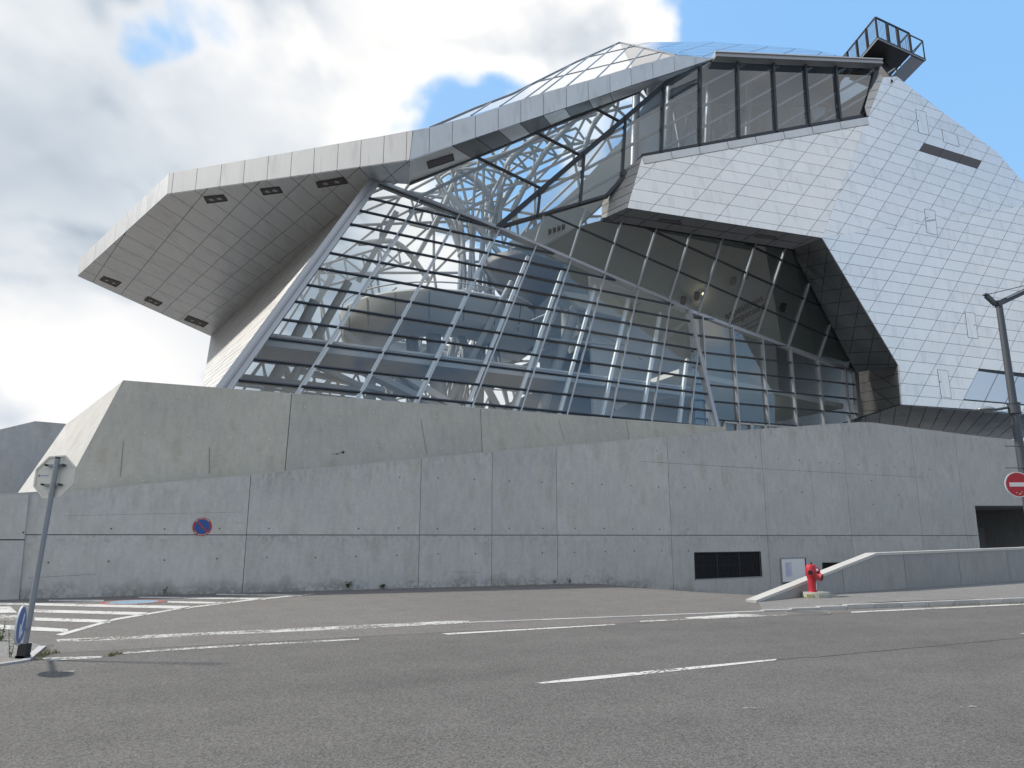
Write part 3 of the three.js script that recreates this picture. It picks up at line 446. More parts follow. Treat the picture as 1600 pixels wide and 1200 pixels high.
// ---- metal volume: main face (upper and lower), front face, dark sides, undersides
{
  const polyU = P3(PJu, [[1284, 372], [1355, 184], [1380, 121], [1401, 120], [1450, 159], [1500, 196], [1557, 237.5], [1600, 287], [1640, 315.6]]);
  const fu = facet('cladding_wall', polyU);
  const gU = [{ dir: hit(1420.5, 201.5, PJu).sub(hit(1357, 181.5, PJu)), p0: hit(1436, 178, PJu), pN: hit(1394.5, 239, PJu), n: 5 }, { dir: hit(1436, 178, PJu).sub(hit(1394.5, 239, PJu)), p0: hit(1357, 181.5, PJu), pN: hit(1420.5, 201.5, PJu), n: 2 }];
  const slot = [[1441, 222], [1537, 250], [1529, 268], [1433, 238]];
  panelize(polyU, gU, { name: 'panel', parent: fu, mats: M.cladding, gap: 0.022, z0: -0.01, z1: 0.03, tilt: 0.0015, pick: p => inPoly(p, slot) ? M.louvre : null });
  const polyL = P3(PJl, [[1284, 372], [1640, 315.6], [1760, 470], [1760, 656], [1408, 632], [1403, 571]]);
  const fl = facet('cladding_wall', polyL);
  const gL = [{ dir: uJ, p0: hit(1408, 599, PJl), pN: hit(1462.5, 500.6, PJl), n: 6 }, { dir: hit(1462.5, 500.6, PJl).sub(hit(1408, 599, PJl)), p0: hit(1401, 544, PJl), pN: hit(1567, 567.5, PJl), n: 5 }];
  const win = [[1527, 579], [1770, 612], [1770, 648], [1507, 622]];
  panelize(polyL, gL, { name: 'panel', parent: fl, mats: M.cladding, gap: 0.022, z0: -0.01, z1: 0.03, tilt: 0.0015, skip: p => inPoly(p, win), maxN: 290, rest: 'panel_field' });
  const wp = P3(PJl, [[1525.5, 579.5], [1760, 612], [1760, 645], [1504, 623.4]]);
  const wf = put('window', plate(wp, -0.02, 0.0), M.steel, museum);
  panelize(wp, [gL[1]], { name: 'pane', parent: wf, mats: [M.blueGlass], gap: 0.07, z0: 0, z1: 0.012, uvJit: false });
  // small flush doors and hatches drawn by their joints
  const doors = [[PJu, [[1430, 171], [1446, 176], [1451, 212], [1435, 207.5]], [1434, 189]], [PJu, [[1471, 203], [1494, 211], [1498, 230], [1474, 222]], null], [PJu, [[1444, 327], [1460, 330], [1461.3, 343], [1445.6, 345.5]], [1447.5, 341]], [PJl, [[1445.6, 347], [1461.5, 344.5], [1464, 368], [1448, 364]], null], [PJl, [[1507, 487.5], [1522, 490], [1527.5, 529.5], [1512, 527.5]], [1522, 508]], [PJl, [[1464, 577.5], [1480, 580], [1486, 622.5], [1470, 620]], [1468, 597]]];
  for (const [P, q, h] of doors) { const v = P3(P, q), n = P.n.clone(); if (n.z < 0) n.negate(); const d = put('access_door', plate(v, 0.030, 0.036), M.cladding[1], museum); for (let i = 0; i < 4; i++) put('door_joint', box3(v[i].clone().addScaledVector(n, 0.036), v[(i + 1) % 4].clone().addScaledVector(n, 0.036), 0.022, 0.006, n), M.backing, d); if (h) { const c = hit(...h, P).addScaledVector(n, 0.05), g = new THREE.SphereGeometry(0.03, 10, 8); g.translate(c.x, c.y, c.z); put('handle', g, M.black, d); } }
  // front face (turned a little more to the left)
  const polyH = P3(PH, [[980, 325], [1284, 372], [1355, 184], [1003, 246]]);
  const fh = facet('cladding_wall', polyH);
  const gH = [{ dir: hit(1276.6, 344.5, PH).sub(hit(986.5, 295, PH)), p0: hit(1074.7, 328.6, PH), pN: hit(1155.5, 236, PH), n: 6 }, { dir: hit(1155.5, 236, PH).sub(hit(1074.7, 328.6, PH)), pts: [[936, 286], [986.5, 294.6], [1038.6, 303], [1089.6, 311.6], [1138.5, 320], [1185, 328.6], [1231, 336], [1276.6, 344.5], [1321, 352.5], [1364, 360]].map(p => hit(...p, PH)) }];
  panelize(polyH, gH, { name: 'panel', parent: fh, mats: M.cladding, gap: 0.022, z0: -0.01, z1: 0.03, tilt: 0.0015 });
  // brushed trim strip along its upper edge
  { const n = PH.n.clone(); if (n.z < 0) n.negate(); const a = [1003, 246], b = [1355, 184]; for (let i = 0; i < 8; i++) { const t = k => [a[0] + (b[0] - a[0]) * k, a[1] + (b[1] - a[1]) * k], q = [t(i / 8 + 0.002), t((i + 1) / 8 - 0.002)]; put('trim_panel', plate(P3(PH, [q[0], q[1], [q[1][0] + 3, q[1][1] + 11], [q[0][0] + 3, q[0][1] + 11]]), 0.03, 0.075), M.fascia[i % 3], fh); } }
  // sliver between the glazing and the fold
  const Psl = plane(fold1, foldTop, hit(1367, 110, PE)); const polyS = [fold1, foldTop, hit(1368, 108, Psl), hit(1351, 168, Psl)];
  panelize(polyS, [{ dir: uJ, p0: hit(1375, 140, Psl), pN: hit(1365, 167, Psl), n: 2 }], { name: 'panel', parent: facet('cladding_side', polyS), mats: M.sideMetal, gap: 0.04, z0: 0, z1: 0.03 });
  // left end of the front face: warm lit return
  const Kb = hit(940, 343, PB), Kt = hit(975, 268, PE); const polyK = [E0, hit(980, 325, PH), Kb, Kt]; const PK = plane(E0, hit(980, 325, PH), Kb);
  const polyK2 = [E0, hit(980, 325, PH), Kb, hit(941, 318, PK), hit(972, 268, PK)];
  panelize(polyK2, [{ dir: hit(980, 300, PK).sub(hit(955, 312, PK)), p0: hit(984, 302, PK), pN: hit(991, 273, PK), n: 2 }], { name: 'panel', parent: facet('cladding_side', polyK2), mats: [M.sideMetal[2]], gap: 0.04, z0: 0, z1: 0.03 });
  // underside above the dark glazing, with downlights
  const H0 = hit(980, 325, PH), PL = plane(H0, S0, Kb); const polyL2 = [H0, S0, hit(1238, 389, PL), Kb];
  const lf = facet('soffit', polyL2);
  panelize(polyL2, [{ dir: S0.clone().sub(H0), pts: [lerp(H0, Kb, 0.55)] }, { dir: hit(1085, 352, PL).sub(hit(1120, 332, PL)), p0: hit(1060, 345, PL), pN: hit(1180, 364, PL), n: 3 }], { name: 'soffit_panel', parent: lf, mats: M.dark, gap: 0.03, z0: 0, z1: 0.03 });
  for (const q of [[[1031, 341.5], [1062, 345], [1065, 349.5], [1026, 345.5]], [[1183, 365.2], [1211, 369.2], [1215, 374], [1179, 369.5]]]) lightBox(PL, q, false);
  // dark side wall
  const Ni = hit(1338, 582, PC); const PM = plane(S0, J0, Bk); const polyM = [S0, J0, hit(1338, 582, PM), hit(1238, 389, PM)];
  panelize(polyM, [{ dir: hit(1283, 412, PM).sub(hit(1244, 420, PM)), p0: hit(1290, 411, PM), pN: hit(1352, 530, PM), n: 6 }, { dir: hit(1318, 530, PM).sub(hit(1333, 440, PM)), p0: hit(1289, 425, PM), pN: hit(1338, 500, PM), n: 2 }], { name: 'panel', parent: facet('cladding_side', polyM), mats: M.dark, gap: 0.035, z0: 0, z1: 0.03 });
  // lighter return below it
  const hO = hit(1408, 632, PJl).y, PO = level(hO), N2 = hit(1372, 660.5, PO), J1 = hit(1408, 632, PJl), PN = plane(J0, J1, N2);
  const polyN = [J0, J1, N2, hit(1341, 668, PN), hit(1338, 582, PN)];
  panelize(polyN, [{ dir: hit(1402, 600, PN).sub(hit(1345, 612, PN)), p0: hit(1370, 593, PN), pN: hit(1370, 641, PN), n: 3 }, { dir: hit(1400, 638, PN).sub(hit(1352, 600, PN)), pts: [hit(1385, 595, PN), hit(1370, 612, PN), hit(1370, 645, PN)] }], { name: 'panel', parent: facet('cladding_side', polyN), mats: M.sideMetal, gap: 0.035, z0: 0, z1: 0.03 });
  // long dark underside on the right
  const b1 = hit(1760, 656, PJl).setY(hO), back = nJ.clone().multiplyScalar(-11); const polyO = [J1, b1, b1.clone().add(back), N2.clone().addScaledVector(nJ, -5).addScaledVector(uJ, -1)];
  const of = facet('soffit', polyO);
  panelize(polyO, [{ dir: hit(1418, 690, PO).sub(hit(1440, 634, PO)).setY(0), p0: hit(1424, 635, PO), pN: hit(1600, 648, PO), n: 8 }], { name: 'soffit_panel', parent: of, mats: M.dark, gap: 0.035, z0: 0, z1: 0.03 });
  for (const [x, y] of [[1407, 648], [1474, 653], [1511, 669.5], [1570, 672.5]]) lightBox(PO, [[x - 7, y + 2], [x + 3, y - 3.6], [x + 6, y - 1.6], [x - 4, y + 3]], false);
  // roof and back of the volume, out of sight from the street
  const r = 16, B = p => p.clone().addScaledVector(nJ, -r).add(V(0, 1.5, 0)); const tp = [foldTop, hit(1401, 120, PJu), hit(1500, 196, PJu), hit(1600, 287, PJu), S1, hit(1760, 470, PJl)];
  const roofG = []; for (let i = 0; i + 1 < tp.length; i++) roofG.push(plate([tp[i], tp[i + 1], lerp(B(tp[i + 1]), B(tp[i]), 0)], 0, 0, V(0, 200, -40)), plate([tp[i], B(tp[i + 1]), B(tp[i])], 0, 0, V(0, 200, -40)));
  put('roof', merge(roofG), std(0.27, 0.31, 0.36, 0.75), museum);
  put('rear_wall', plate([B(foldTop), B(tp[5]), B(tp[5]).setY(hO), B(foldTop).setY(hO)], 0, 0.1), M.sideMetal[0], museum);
}
function lightBox(P, q, lamps = true) {
  const v = P3(P, q); const n = P.n.clone(); if (n.dot(CAM.clone().sub(v[0])) < 0) n.negate(); const d = put('downlight', plate(v, 0.031, 0.05), M.louvre, museum);
  for (let i = 0; i < 4; i++) put('downlight_frame', box3(v[i].clone().addScaledVector(n, 0.055), v[(i + 1) % 4].clone().addScaledVector(n, 0.05), 0.022, 0.03, n), M.darkSteel, d);
  if (lamps) for (const t of [0.3, 0.7]) { const c = lerp(lerp(v[0], v[1], t), lerp(v[3], v[2], t), 0.5).addScaledVector(n, 0.052), g = new THREE.CylinderGeometry(0.13, 0.13, 0.03, 14); g.applyQuaternion(new THREE.Quaternion().setFromUnitVectors(UP, n)); g.translate(c.x, c.y, c.z); put('lamp_lens', g, std(0.34, 0.37, 0.4, 0.25, 0.3), d); }
}
// ---- canopy: level soffit, fascia, top
{
  const poly = [c0, c1, c2, hit(640, 287, PS), T, w0];
  const sf = facet('canopy_soffit', poly, V(0, 0, -30));
  const A = [[268.5, 303.5], [305, 297.5], [343.5, 293], [380.5, 287], [417.6, 283], [455, 277], [490, 271.6], [527, 267], [561.6, 261.5], [597.6, 257], [633.6, 251], [246.8, 316.7], [229.5, 333.5], [211.8, 350], [195, 365.8], [178.5, 380.8], [163.5, 395], [147.8, 408.5], [133.5, 423.5]].map(p => hit(...p, PS));
  const Bp = [[192, 369.5], [322.5, 296], [402, 287], [479.5, 276], [560.5, 262.6], [634, 255]].map(p => hit(...p, PS));
  panelize(poly, [{ dir: levelDir(1105), pts: A }, { dir: levelDir(-120), pts: Bp }], { name: 'soffit_panel', parent: sf, mats: M.soffit, gap: 0.03, z0: 0, z1: 0.03, tilt: 0.0012, toward: V(0, 0, -30) });
  for (const q of [[[318.5, 306.5], [349, 303.5], [355.5, 312.5], [324, 316.5]], [[406.5, 294.5], [436, 291], [441.5, 299.5], [412, 303.5]], [[494, 283.5], [537, 276], [543, 285], [497, 292]], [[162, 431], [190, 440.5], [181.5, 447.5], [156, 436.5]], [[231, 462.5], [254, 472.5], [247, 477.5], [225, 468]], [[294, 492.5], [326, 504], [318, 510.5], [287.5, 499]]]) lightBox(PS, q);
  // fascia strips
  const Pf1 = planeN(c0, c1.clone().sub(c0).cross(UP)), Pf2 = planeN(c1, c2.clone().sub(c1).cross(UP)), Pf3 = plane(c2, c3, c2.clone().setY(0));
  const strip = (P, poly2, joints, mats) => { const p = P3(P, poly2); panelize(p, [{ dir: joints.d || UP, pts: joints.map(q => hit(...q, P)) }], { name: 'fascia_panel', parent: facet('fascia', p), mats, gap: 0.024, z0: 0, z1: 0.03, tilt: 0.0015 }); return p; };
  strip(Pf1, [[122, 431], [125, 405], [265, 271], [262, 303]], [[248.6, 300], [231.8, 318], [214.5, 336], [198, 352], [181, 367], [164.5, 381], [149.5, 396], [134.6, 410]], M.fascia);
  strip(Pf2, [[262, 303], [265.3, 271], [562, 219.5], [645, 204], [640, 250]], [[270, 290], [307.5, 280], [345.5, 275], [382, 268], [419, 263], [455.5, 257], [491, 252], [528, 246], [564, 240], [600, 235], [635.5, 228]], M.fascia);
  strip(Pf3, [[640, 250], [645, 204], [672, 199.5], [707, 189.5], [744, 180], [815, 155.5], [850, 145], [920, 125.5], [986, 105.5], [1055, 86.5], [1115, 91], [1112, 92.5], [1085, 101.6], [1052, 112.6], [985, 133.8], [920, 156.5], [800, 196]], [[670.5, 220], [706.5, 208], [742.5, 196], [778, 186], [813.5, 175], [848.5, 164], [884.5, 151], [918.5, 141], [952.5, 130], [985.5, 119], [1019.5, 108], [1053, 100], [1085, 95]], M.fascia);
  // narrow sloping soffit between the upper fascia and the glazing
  const in0 = hit(640, 286, PD), in1 = hit(1050, 121, PD); const Ps2 = plane(c2, c3, in0);
  const p2 = [c2, hit(800, 196, Ps2), hit(985, 133.8, Ps2), c3, FT.clone(), in1, hit(890, 182, PD), hit(765, 235, PD), in0];
  const p2f = P3(Ps2, [[640, 250], [800, 196], [920, 156.5], [985, 133.8], [1052, 112.6], [1112, 92.5], [1068, 112], [1000, 142], [890, 182], [765, 235], [640, 286]]);
  panelize(p2f, [{ dir: hit(770, 226, Ps2).sub(hit(742, 205, Ps2)), pts: [[706, 227], [742, 214], [778, 203], [812, 192], [848, 180], [882, 168], [920, 156.5], [952, 144]].map(p => hit(...p, Ps2)) }], { name: 'soffit_panel', parent: facet('canopy_soffit', p2f), mats: [M.dark[2], M.soffit[0]], gap: 0.035, z0: 0, z1: 0.03 });
  lightBox(Ps2, [[666.5, 252], [707, 239.5], [709, 249], [669, 262.5]], false);
  // top of the canopy and its thickness
  const t0 = hit(125, 405, Pf1), t1 = hit(265, 271, Pf1), t2 = hit(645, 204, Pf2), up = t1.y - c1.y;
  const wb = w0.clone().setY(w0.y + 0.9), tb = T.clone().add(V(-3, 2.2, -7));
  put('canopy_roof', merge([plate([t0, t1, t2], 0, 0, V(0, 300, -30)), plate([t0, t2, tb], 0, 0, V(0, 300, -30)), plate([t0, tb, wb], 0, 0, V(0, 300, -30)), plate([c0, t0, wb, w0], 0, 0, V(-200, 20, -90))]), M.fascia[1], museum);
}
// ---- left side wall under the canopy, narrow metal courses running back
{
  const wEnd = hit(318, 603, PW), wd = dropTo(w0, wEnd, PLAZA + 0.5), BW = lerp(T, BL, 0.935), poly = [T, BW, wd, w0]; const inL = V(-60, 5, -20);
  const side = put('side_wall', plate(poly, -0.15, -0.02, inL), M.backing, museum);
  const n = 30, fam = { dir: w0.clone().sub(T), p0: T, pN: BL, n };
  panelize(poly, [fam, { dir: BL.clone().sub(T), p0: T, pN: w0, n: 5 }], { name: 'cladding_board', parent: side, mats: M.sideMetal, gap: 0.035, z0: 0, z1: 0.03, tilt: 0.0015, toward: inL });  // canopy shade is put into the darker metal colour of these boards
  const sl = put('corner_post', box3(T, lerp(T, BL, 0.955), 0.50, 0.34, nA), M.mullion, museum); put('corner_trim', box3(lerp(T, BL, 0.0).addScaledVector(nA, 0.22), lerp(T, BL, 0.955).addScaledVector(nA, 0.22), 0.08, 0.06, nA), M.steel, sl);
  const vs = P3(PW, [[345, 527], [350, 525.5], [368, 551], [363, 556]]); 
}
// ---- glass fronts
const glazeBar = { transom: { w: 0.055, h: 0.13, off: 0.04 }, mull: { w: 0.07, h: 0.12, off: 0.06 } };
{
  const poly = [T, R1, E1, E2, BL];
  const front = put('glass_front', merge([box3(T, R1, 0.22, 0.34, nA), box3(R1, E1, 0.22, 0.34, nA), box3(E1, E2, 0.24, 0.34, nA)]), M.mullion, museum);
  const tr = { dir: uA, pts: [[574, 310], [557, 329], [542, 350], [526, 372], [509, 395], [492, 419], [474, 445], [454, 471], [434, 499], [412, 528], [386, 561], [364, 594]].map(p => hit(...p, PA)) };
  const mu = { dir: mA, pts: [[463, 614], [560, 621], [652, 630.5], [736, 638], [812, 645], [884, 651], [952, 657.5], [1016, 664], [1076, 670]].map(p => hit(...p, PA)) };
  panelize(poly, [tr, mu], { name: 'glass_pane', parent: front, mats: [M.glass], gap: 0.02, z0: 0, z1: 0, tilt: 0.002, uvJit: false });
  bars(poly, tr, { name: 'transom', parent: front, mat: M.transom, ...glazeBar.transom });
  bars(poly, mu, { name: 'mullion', parent: front, mat: M.mullion, ...glazeBar.mull });
  // trusses behind every mullion
  const p2 = poly.map(p => p.clone().addScaledVector(nA, -0.95)); bars(p2, mu.pts ? { dir: mA, pts: mu.pts.map(p => p.clone().addScaledVector(uA, 0.0)) } : mu, { name: 'truss_chord', parent: front, mat: M.white, w: 0.16, h: 0.2 });
  // triangle of glass where the front meets the door wall
  const E2c = E2.clone().addScaledVector(nC, -(E2.clone().sub(PC.o).dot(nC))); const side = put('glass_return', box3(E2, E2c, 0.1, 0.1, UP), M.mullion, museum); put('glass_pane', plate([E1, E2, E2c]), M.glass, side);
}
{ // vertical front with the doors
  const l0 = hit(1052, 477, PC), bl = hit(1062, 690, PC), poly = [E1, RC, hit(1341, 640, PC), hit(1342, 700, PC).setY(PLAZA), hit(1090, 700, PC).setY(PLAZA)];
  const front = put('door_front', merge([box3(E1, RC, 0.2, 0.3, nC), box3(RC, poly[3], 0.28, 0.34, nC)]), M.mullion, museum);
  const headY = hit(1150, 659, PC).y;
  const tr = { dir: uC, pts: [[1150, 505], [1150, 532], [1150, 557], [1150, 581.5], [1150, 606], [1150, 630.5], [1150, 658.5]].map(p => hit(...p, PC)) };
  const mu = { dir: UP, pts: [[1098, 540], [1146, 560], [1192, 570], [1237, 590], [1281, 610], [1322, 620], [1336, 620]].map(p => hit(...p, PC)) };
  panelize(poly, [tr, mu], { name: 'glass_pane', parent: front, mats: [M.mirrorGlass], gap: 0.02, z0: 0, z1: 0, tilt: 0.0012, uvJit: false });
  bars(poly, tr, { name: 'transom', parent: front, mat: M.transom, w: 0.06, h: 0.2, off: 0.06 });
  bars(poly, mu, { name: 'mullion', parent: front, mat: M.mullion, w: 0.085, h: 0.2, off: 0.09 });
  const door0 = hit(1128, 662, PC).setY(PLAZA); for (let i = 0; i < 7; i++) { const a = door0.clone().addScaledVector(uC, i * 1.02 + 0.1).addScaledVector(nC, 0.12), b = a.clone().addScaledVector(uC, 0.92), h = V(0, headY - PLAZA - 0.1, 0); const d = put('door', merge([box3(a, a.clone().add(h), 0.09, 0.08, nC), box3(b, b.clone().add(h), 0.09, 0.08, nC), box3(a.clone().add(h), b.clone().add(h), 0.1, 0.08, nC), box3(a.clone().add(V(0, 0.1, 0)), b.clone().add(V(0, 0.1, 0)), 0.16, 0.08, nC)]), M.offwhite, front); }
}
{ // dark front leaning out over it, joints parallel to the ridge
  const Kb = hit(940, 343, PB), Kc = hit(947, 307, PB), poly = [R1, E1, RC, hit(1238, 389, PB), Kb, hit(905, 322, PB)]; const nB = PB.n.clone(); if (nB.z < 0) nB.negate();
  const front = put('overhang_front', merge([box3(RC, hit(1238, 389, PB), 0.2, 0.3, nB), box3(hit(1238, 389, PB), Kb, 0.2, 0.3, nB), box3(R1, E1, 0.12, 0.2, nB)]), M.darkSteel, museum);
  const rd = E1.clone().sub(R1); const tr = { dir: hit(1292, 526, PB).sub(hit(1000, 399, PB)), pts: [[860, 337], [1021, 361], [1177, 386]].map(p => hit(...p, PB)) };
  const mu = { dir: hit(1152, 386, PB).sub(hit(1102, 602 - 30, PB)), pts: [[847, 342], [900, 370], [954, 395], [1012, 395], [1068, 395], [1122, 391], [1173, 400], [1220, 405], [1256, 465], [1290, 525], [1322, 574]].map(p => hit(...p, PB)) };
  mu.dir = hit(1125, 387, PB).sub(hit(1097, 473, PB));
  panelize(poly, [tr, mu], { name: 'glass_pane', parent: front, mats: [M.tintGlass], gap: 0.02, z0: 0, z1: 0, tilt: 0.0012, uvJit: false });
  bars(poly, tr, { name: 'transom', parent: front, mat: M.darkSteel, w: 0.085, h: 0.16, off: 0.05 });
  bars(poly, mu, { name: 'mullion', parent: front, mat: M.mullion, w: 0.075, h: 0.16, off: 0.08 });
}
{ // upper dark glazing with rising joints
  const poly = [R1, FT, hit(1112, 96, PE), hit(1369, 107, PE), hit(1351, 183, PE), hit(1003, 246, PE), hit(984, 262, PE), hit(947, 307, PE), hit(905, 322, PE)]; const nE = PE.n.clone(); if (nE.z < 0) nE.negate();
  const front = put('upper_front', merge([box3(R1, FT, 0.2, 0.3, nE), box3(hit(1351, 183, PE), hit(1003, 246, PE), 0.3, 0.3, nE), box3(hit(1369, 107, PE), hit(1351, 183, PE), 0.3, 0.35, nE), box3(R1, hit(947, 307, PE), 0.16, 0.25, nE), box3(hit(947, 307, PE), hit(1003, 246, PE), 0.2, 0.3, nE)]), M.darkSteel, museum);
  const ri = { dir: hit(1092, 140, PE).sub(hit(975, 197, PE)), pts: [[1210, 130], [1210, 165], [1210, 201], [1095, 180], [1095, 214], [975, 265], [975, 229], [905, 290]].map(p => hit(...p, PE)) };
  ri.dir = hit(1260, 140, PE).sub(hit(1207, 170, PE)); delete ri.pts; Object.assign(ri, { p0: hit(1260, 140, PE), pN: hit(1260, 172, PE), n: 1 });
  const ve = { dir: hit(1152, 106, PE).sub(hit(1154, 205, PE)), pts: [[843, 305], [910, 270], [974, 230], [1034, 190], [1093, 160], [1152, 150], [1209, 150], [1260, 150], [1308, 150]].map(p => hit(...p, PE)) };
  panelize(poly, [ri, ve], { name: 'glass_pane', parent: front, mats: [M.tintGlass], gap: 0.02, z0: 0, z1: 0, tilt: 0.0012, uvJit: false });
  bars(poly, ri, { name: 'transom', parent: front, mat: M.steel, w: 0.13, h: 0.14, off: -0.09 });
  bars(poly, ve, { name: 'mullion', parent: front, mat: M.darkSteel, w: 0.13, h: 0.2, off: 0.1 });
  const b0 = hit(1112, 95, PE).addScaledVector(nE, 0.3), b1 = hit(1371, 106, PE).addScaledVector(nE, 0.3); const bm = put('edge_beam', box3(b0, b1, 0.30, 0.5, nE), M.steel, museum); put('edge_beam_cap', box3(b0.clone().addScaledVector(UP, 0.17), b1.clone().addScaledVector(UP, 0.17), 0.08, 0.6, nE), M.fascia[2], bm);
}
{ // sloping glazing between ridge and roof edge, sky shows through
  const poly = [T, R1, FT, hit(1000, 142, PD), hit(890, 182, PD), hit(765, 235, PD), hit(640, 286, PD)]; const nD = PD.n.clone(); if (nD.z < 0) nD.negate();
  const front = put('sloping_front', merge([box3(R1, FT, 0.25, 0.35, nD), box3(T, R1, 0.2, 0.25, nD), box3(hit(640, 286, PD), hit(1000, 142, PD), 0.18, 0.3, nD)]), M.darkSteel, museum);
  const a = { dir: hit(800, 237, PD).sub(hit(660, 305, PD)), pts: [[660, 305], [720, 332]].map(p => hit(...p, PD)) }, b = { dir: hit(902, 242, PD).sub(hit(838, 209, PD)), pts: [[740, 245], [838, 209], [928, 170]].map(p => hit(...p, PD)) };
  panelize(poly, [a, b], { name: 'glass_pane', parent: front, mats: [M.clearGlass], gap: 0.02, z0: 0, z1: 0, tilt: 0.002, uvJit: false });
  bars(poly, a, { name: 'transom', parent: front, mat: M.steel, w: 0.13, h: 0.24, off: -0.05 }); bars(poly, b, { name: 'mullion', parent: front, mat: M.darkSteel, w: 0.10, h: 0.16, off: 0.1 });
}
// ---- glass roof above the canopy and metal roof above the dark glazing
const ridge0 = atK(968, 66.5, 47), ridge1 = atK(1120, 66, 49), ridge2 = atK(1270, 78, 47), ridge3 = atK(1320, 89, 44);
{
  const f0 = hit(672, 199.5, plane(c2, c3, c2.clone().setY(0))), f1 = hit(1055, 86.5, plane(c2, c3, c2.clone().setY(0)));
  const PG = plane(f0, f1, ridge0), poly = P3(PG, [[672, 199.5], [707, 189.5], [815, 155.5], [920, 125.5], [1055, 86.5], [968, 66.5], [900, 97], [800, 147], [740, 170]]);
  const g = put('glass_roof', merge([[968, 66.5], [900, 97], [800, 147], [740, 170], [672, 199.5]].map(p => hit(...p, PG)).map((p, i, L) => i ? box3(L[i - 1], p, 0.08, 0.12, PG.n) : box3(p, f1, 0.08, 0.12, PG.n))), M.steel, museum);
  const a = { dir: hit(976, 71, PG).sub(hit(905, 137, PG)), pts: [[755, 168], [790, 160], [826, 150], [856, 138], [893, 128], [940, 114], [985, 100], [1030, 90]].map(p => hit(...p, PG)) }, b = { dir: hit(960, 100, PG).sub(hit(860, 124, PG)), pts: [[880, 118], [950, 82]].map(p => hit(...p, PG)) };
  panelize(poly, [a, b], { name: 'roof_pane', parent: g, mats: [M.mirrorGlass], gap: 0.02, z0: 0, z1: 0, tilt: 0.0015, uvJit: false }); bars(poly, a, { name: 'roof_bar', parent: g, mat: M.mullion, w: 0.06, h: 0.07 }); bars(poly, b, { name: 'roof_bar', parent: g, mat: M.mullion, w: 0.06, h: 0.07 });
  const e0 = hit(1115, 92, PE), e1 = hit(1345, 101, PE); 
  const q = [[f1, e0, ridge0], [ridge0, e0, ridge1], [ridge1, e0, e1, ridge2], [ridge2, e1, ridge3]];
  for (const poly2 of q) { const pl = poly2.length > 3 ? [[poly2[0], poly2[1], poly2[2]], [poly2[0], poly2[2], poly2[3]]] : [poly2]; for (const t of pl) { const rf = put('metal_roof', plate(t, -0.1, 0.0, V(20, 200, 20)), std(0.27, 0.31, 0.36, 0.75), museum); panelize(t, [{ dir: V(0.35, 0.02, -1), p0: t[0], pN: t[0].clone().addScaledVector(uC, 12), n: 4 }, { dir: uC, p0: t[0], pN: t[0].clone().add(V(0, 0.6, -6)), n: 2 }], { name: 'roof_panel', parent: rf, mats: [M.roofGlass], gap: 0.1, z0: 0.0, z1: 0.04, tilt: 0.0015, toward: V(20, 200, 20), uvJit: false }); } }
  // back slope of the roof closes the hall behind the dark glazing
  const bk = V(3, -9, -15); put('rear_roof', merge([[ridge0, ridge1, ridge1.clone().add(bk)], [ridge0, ridge1.clone().add(bk), ridge0.clone().add(bk).add(V(8, 0, 0))], [ridge1, ridge2, ridge2.clone().add(bk)], [ridge1, ridge2.clone().add(bk), ridge1.clone().add(bk)], [ridge2, ridge3, ridge3.clone().add(bk)], [ridge2, ridge3.clone().add(bk), ridge2.clone().add(bk)]].map(t => plate(t, 0, 0, V(0, 300, -80)))), std(0.27, 0.31, 0.36, 0.75), museum);
}

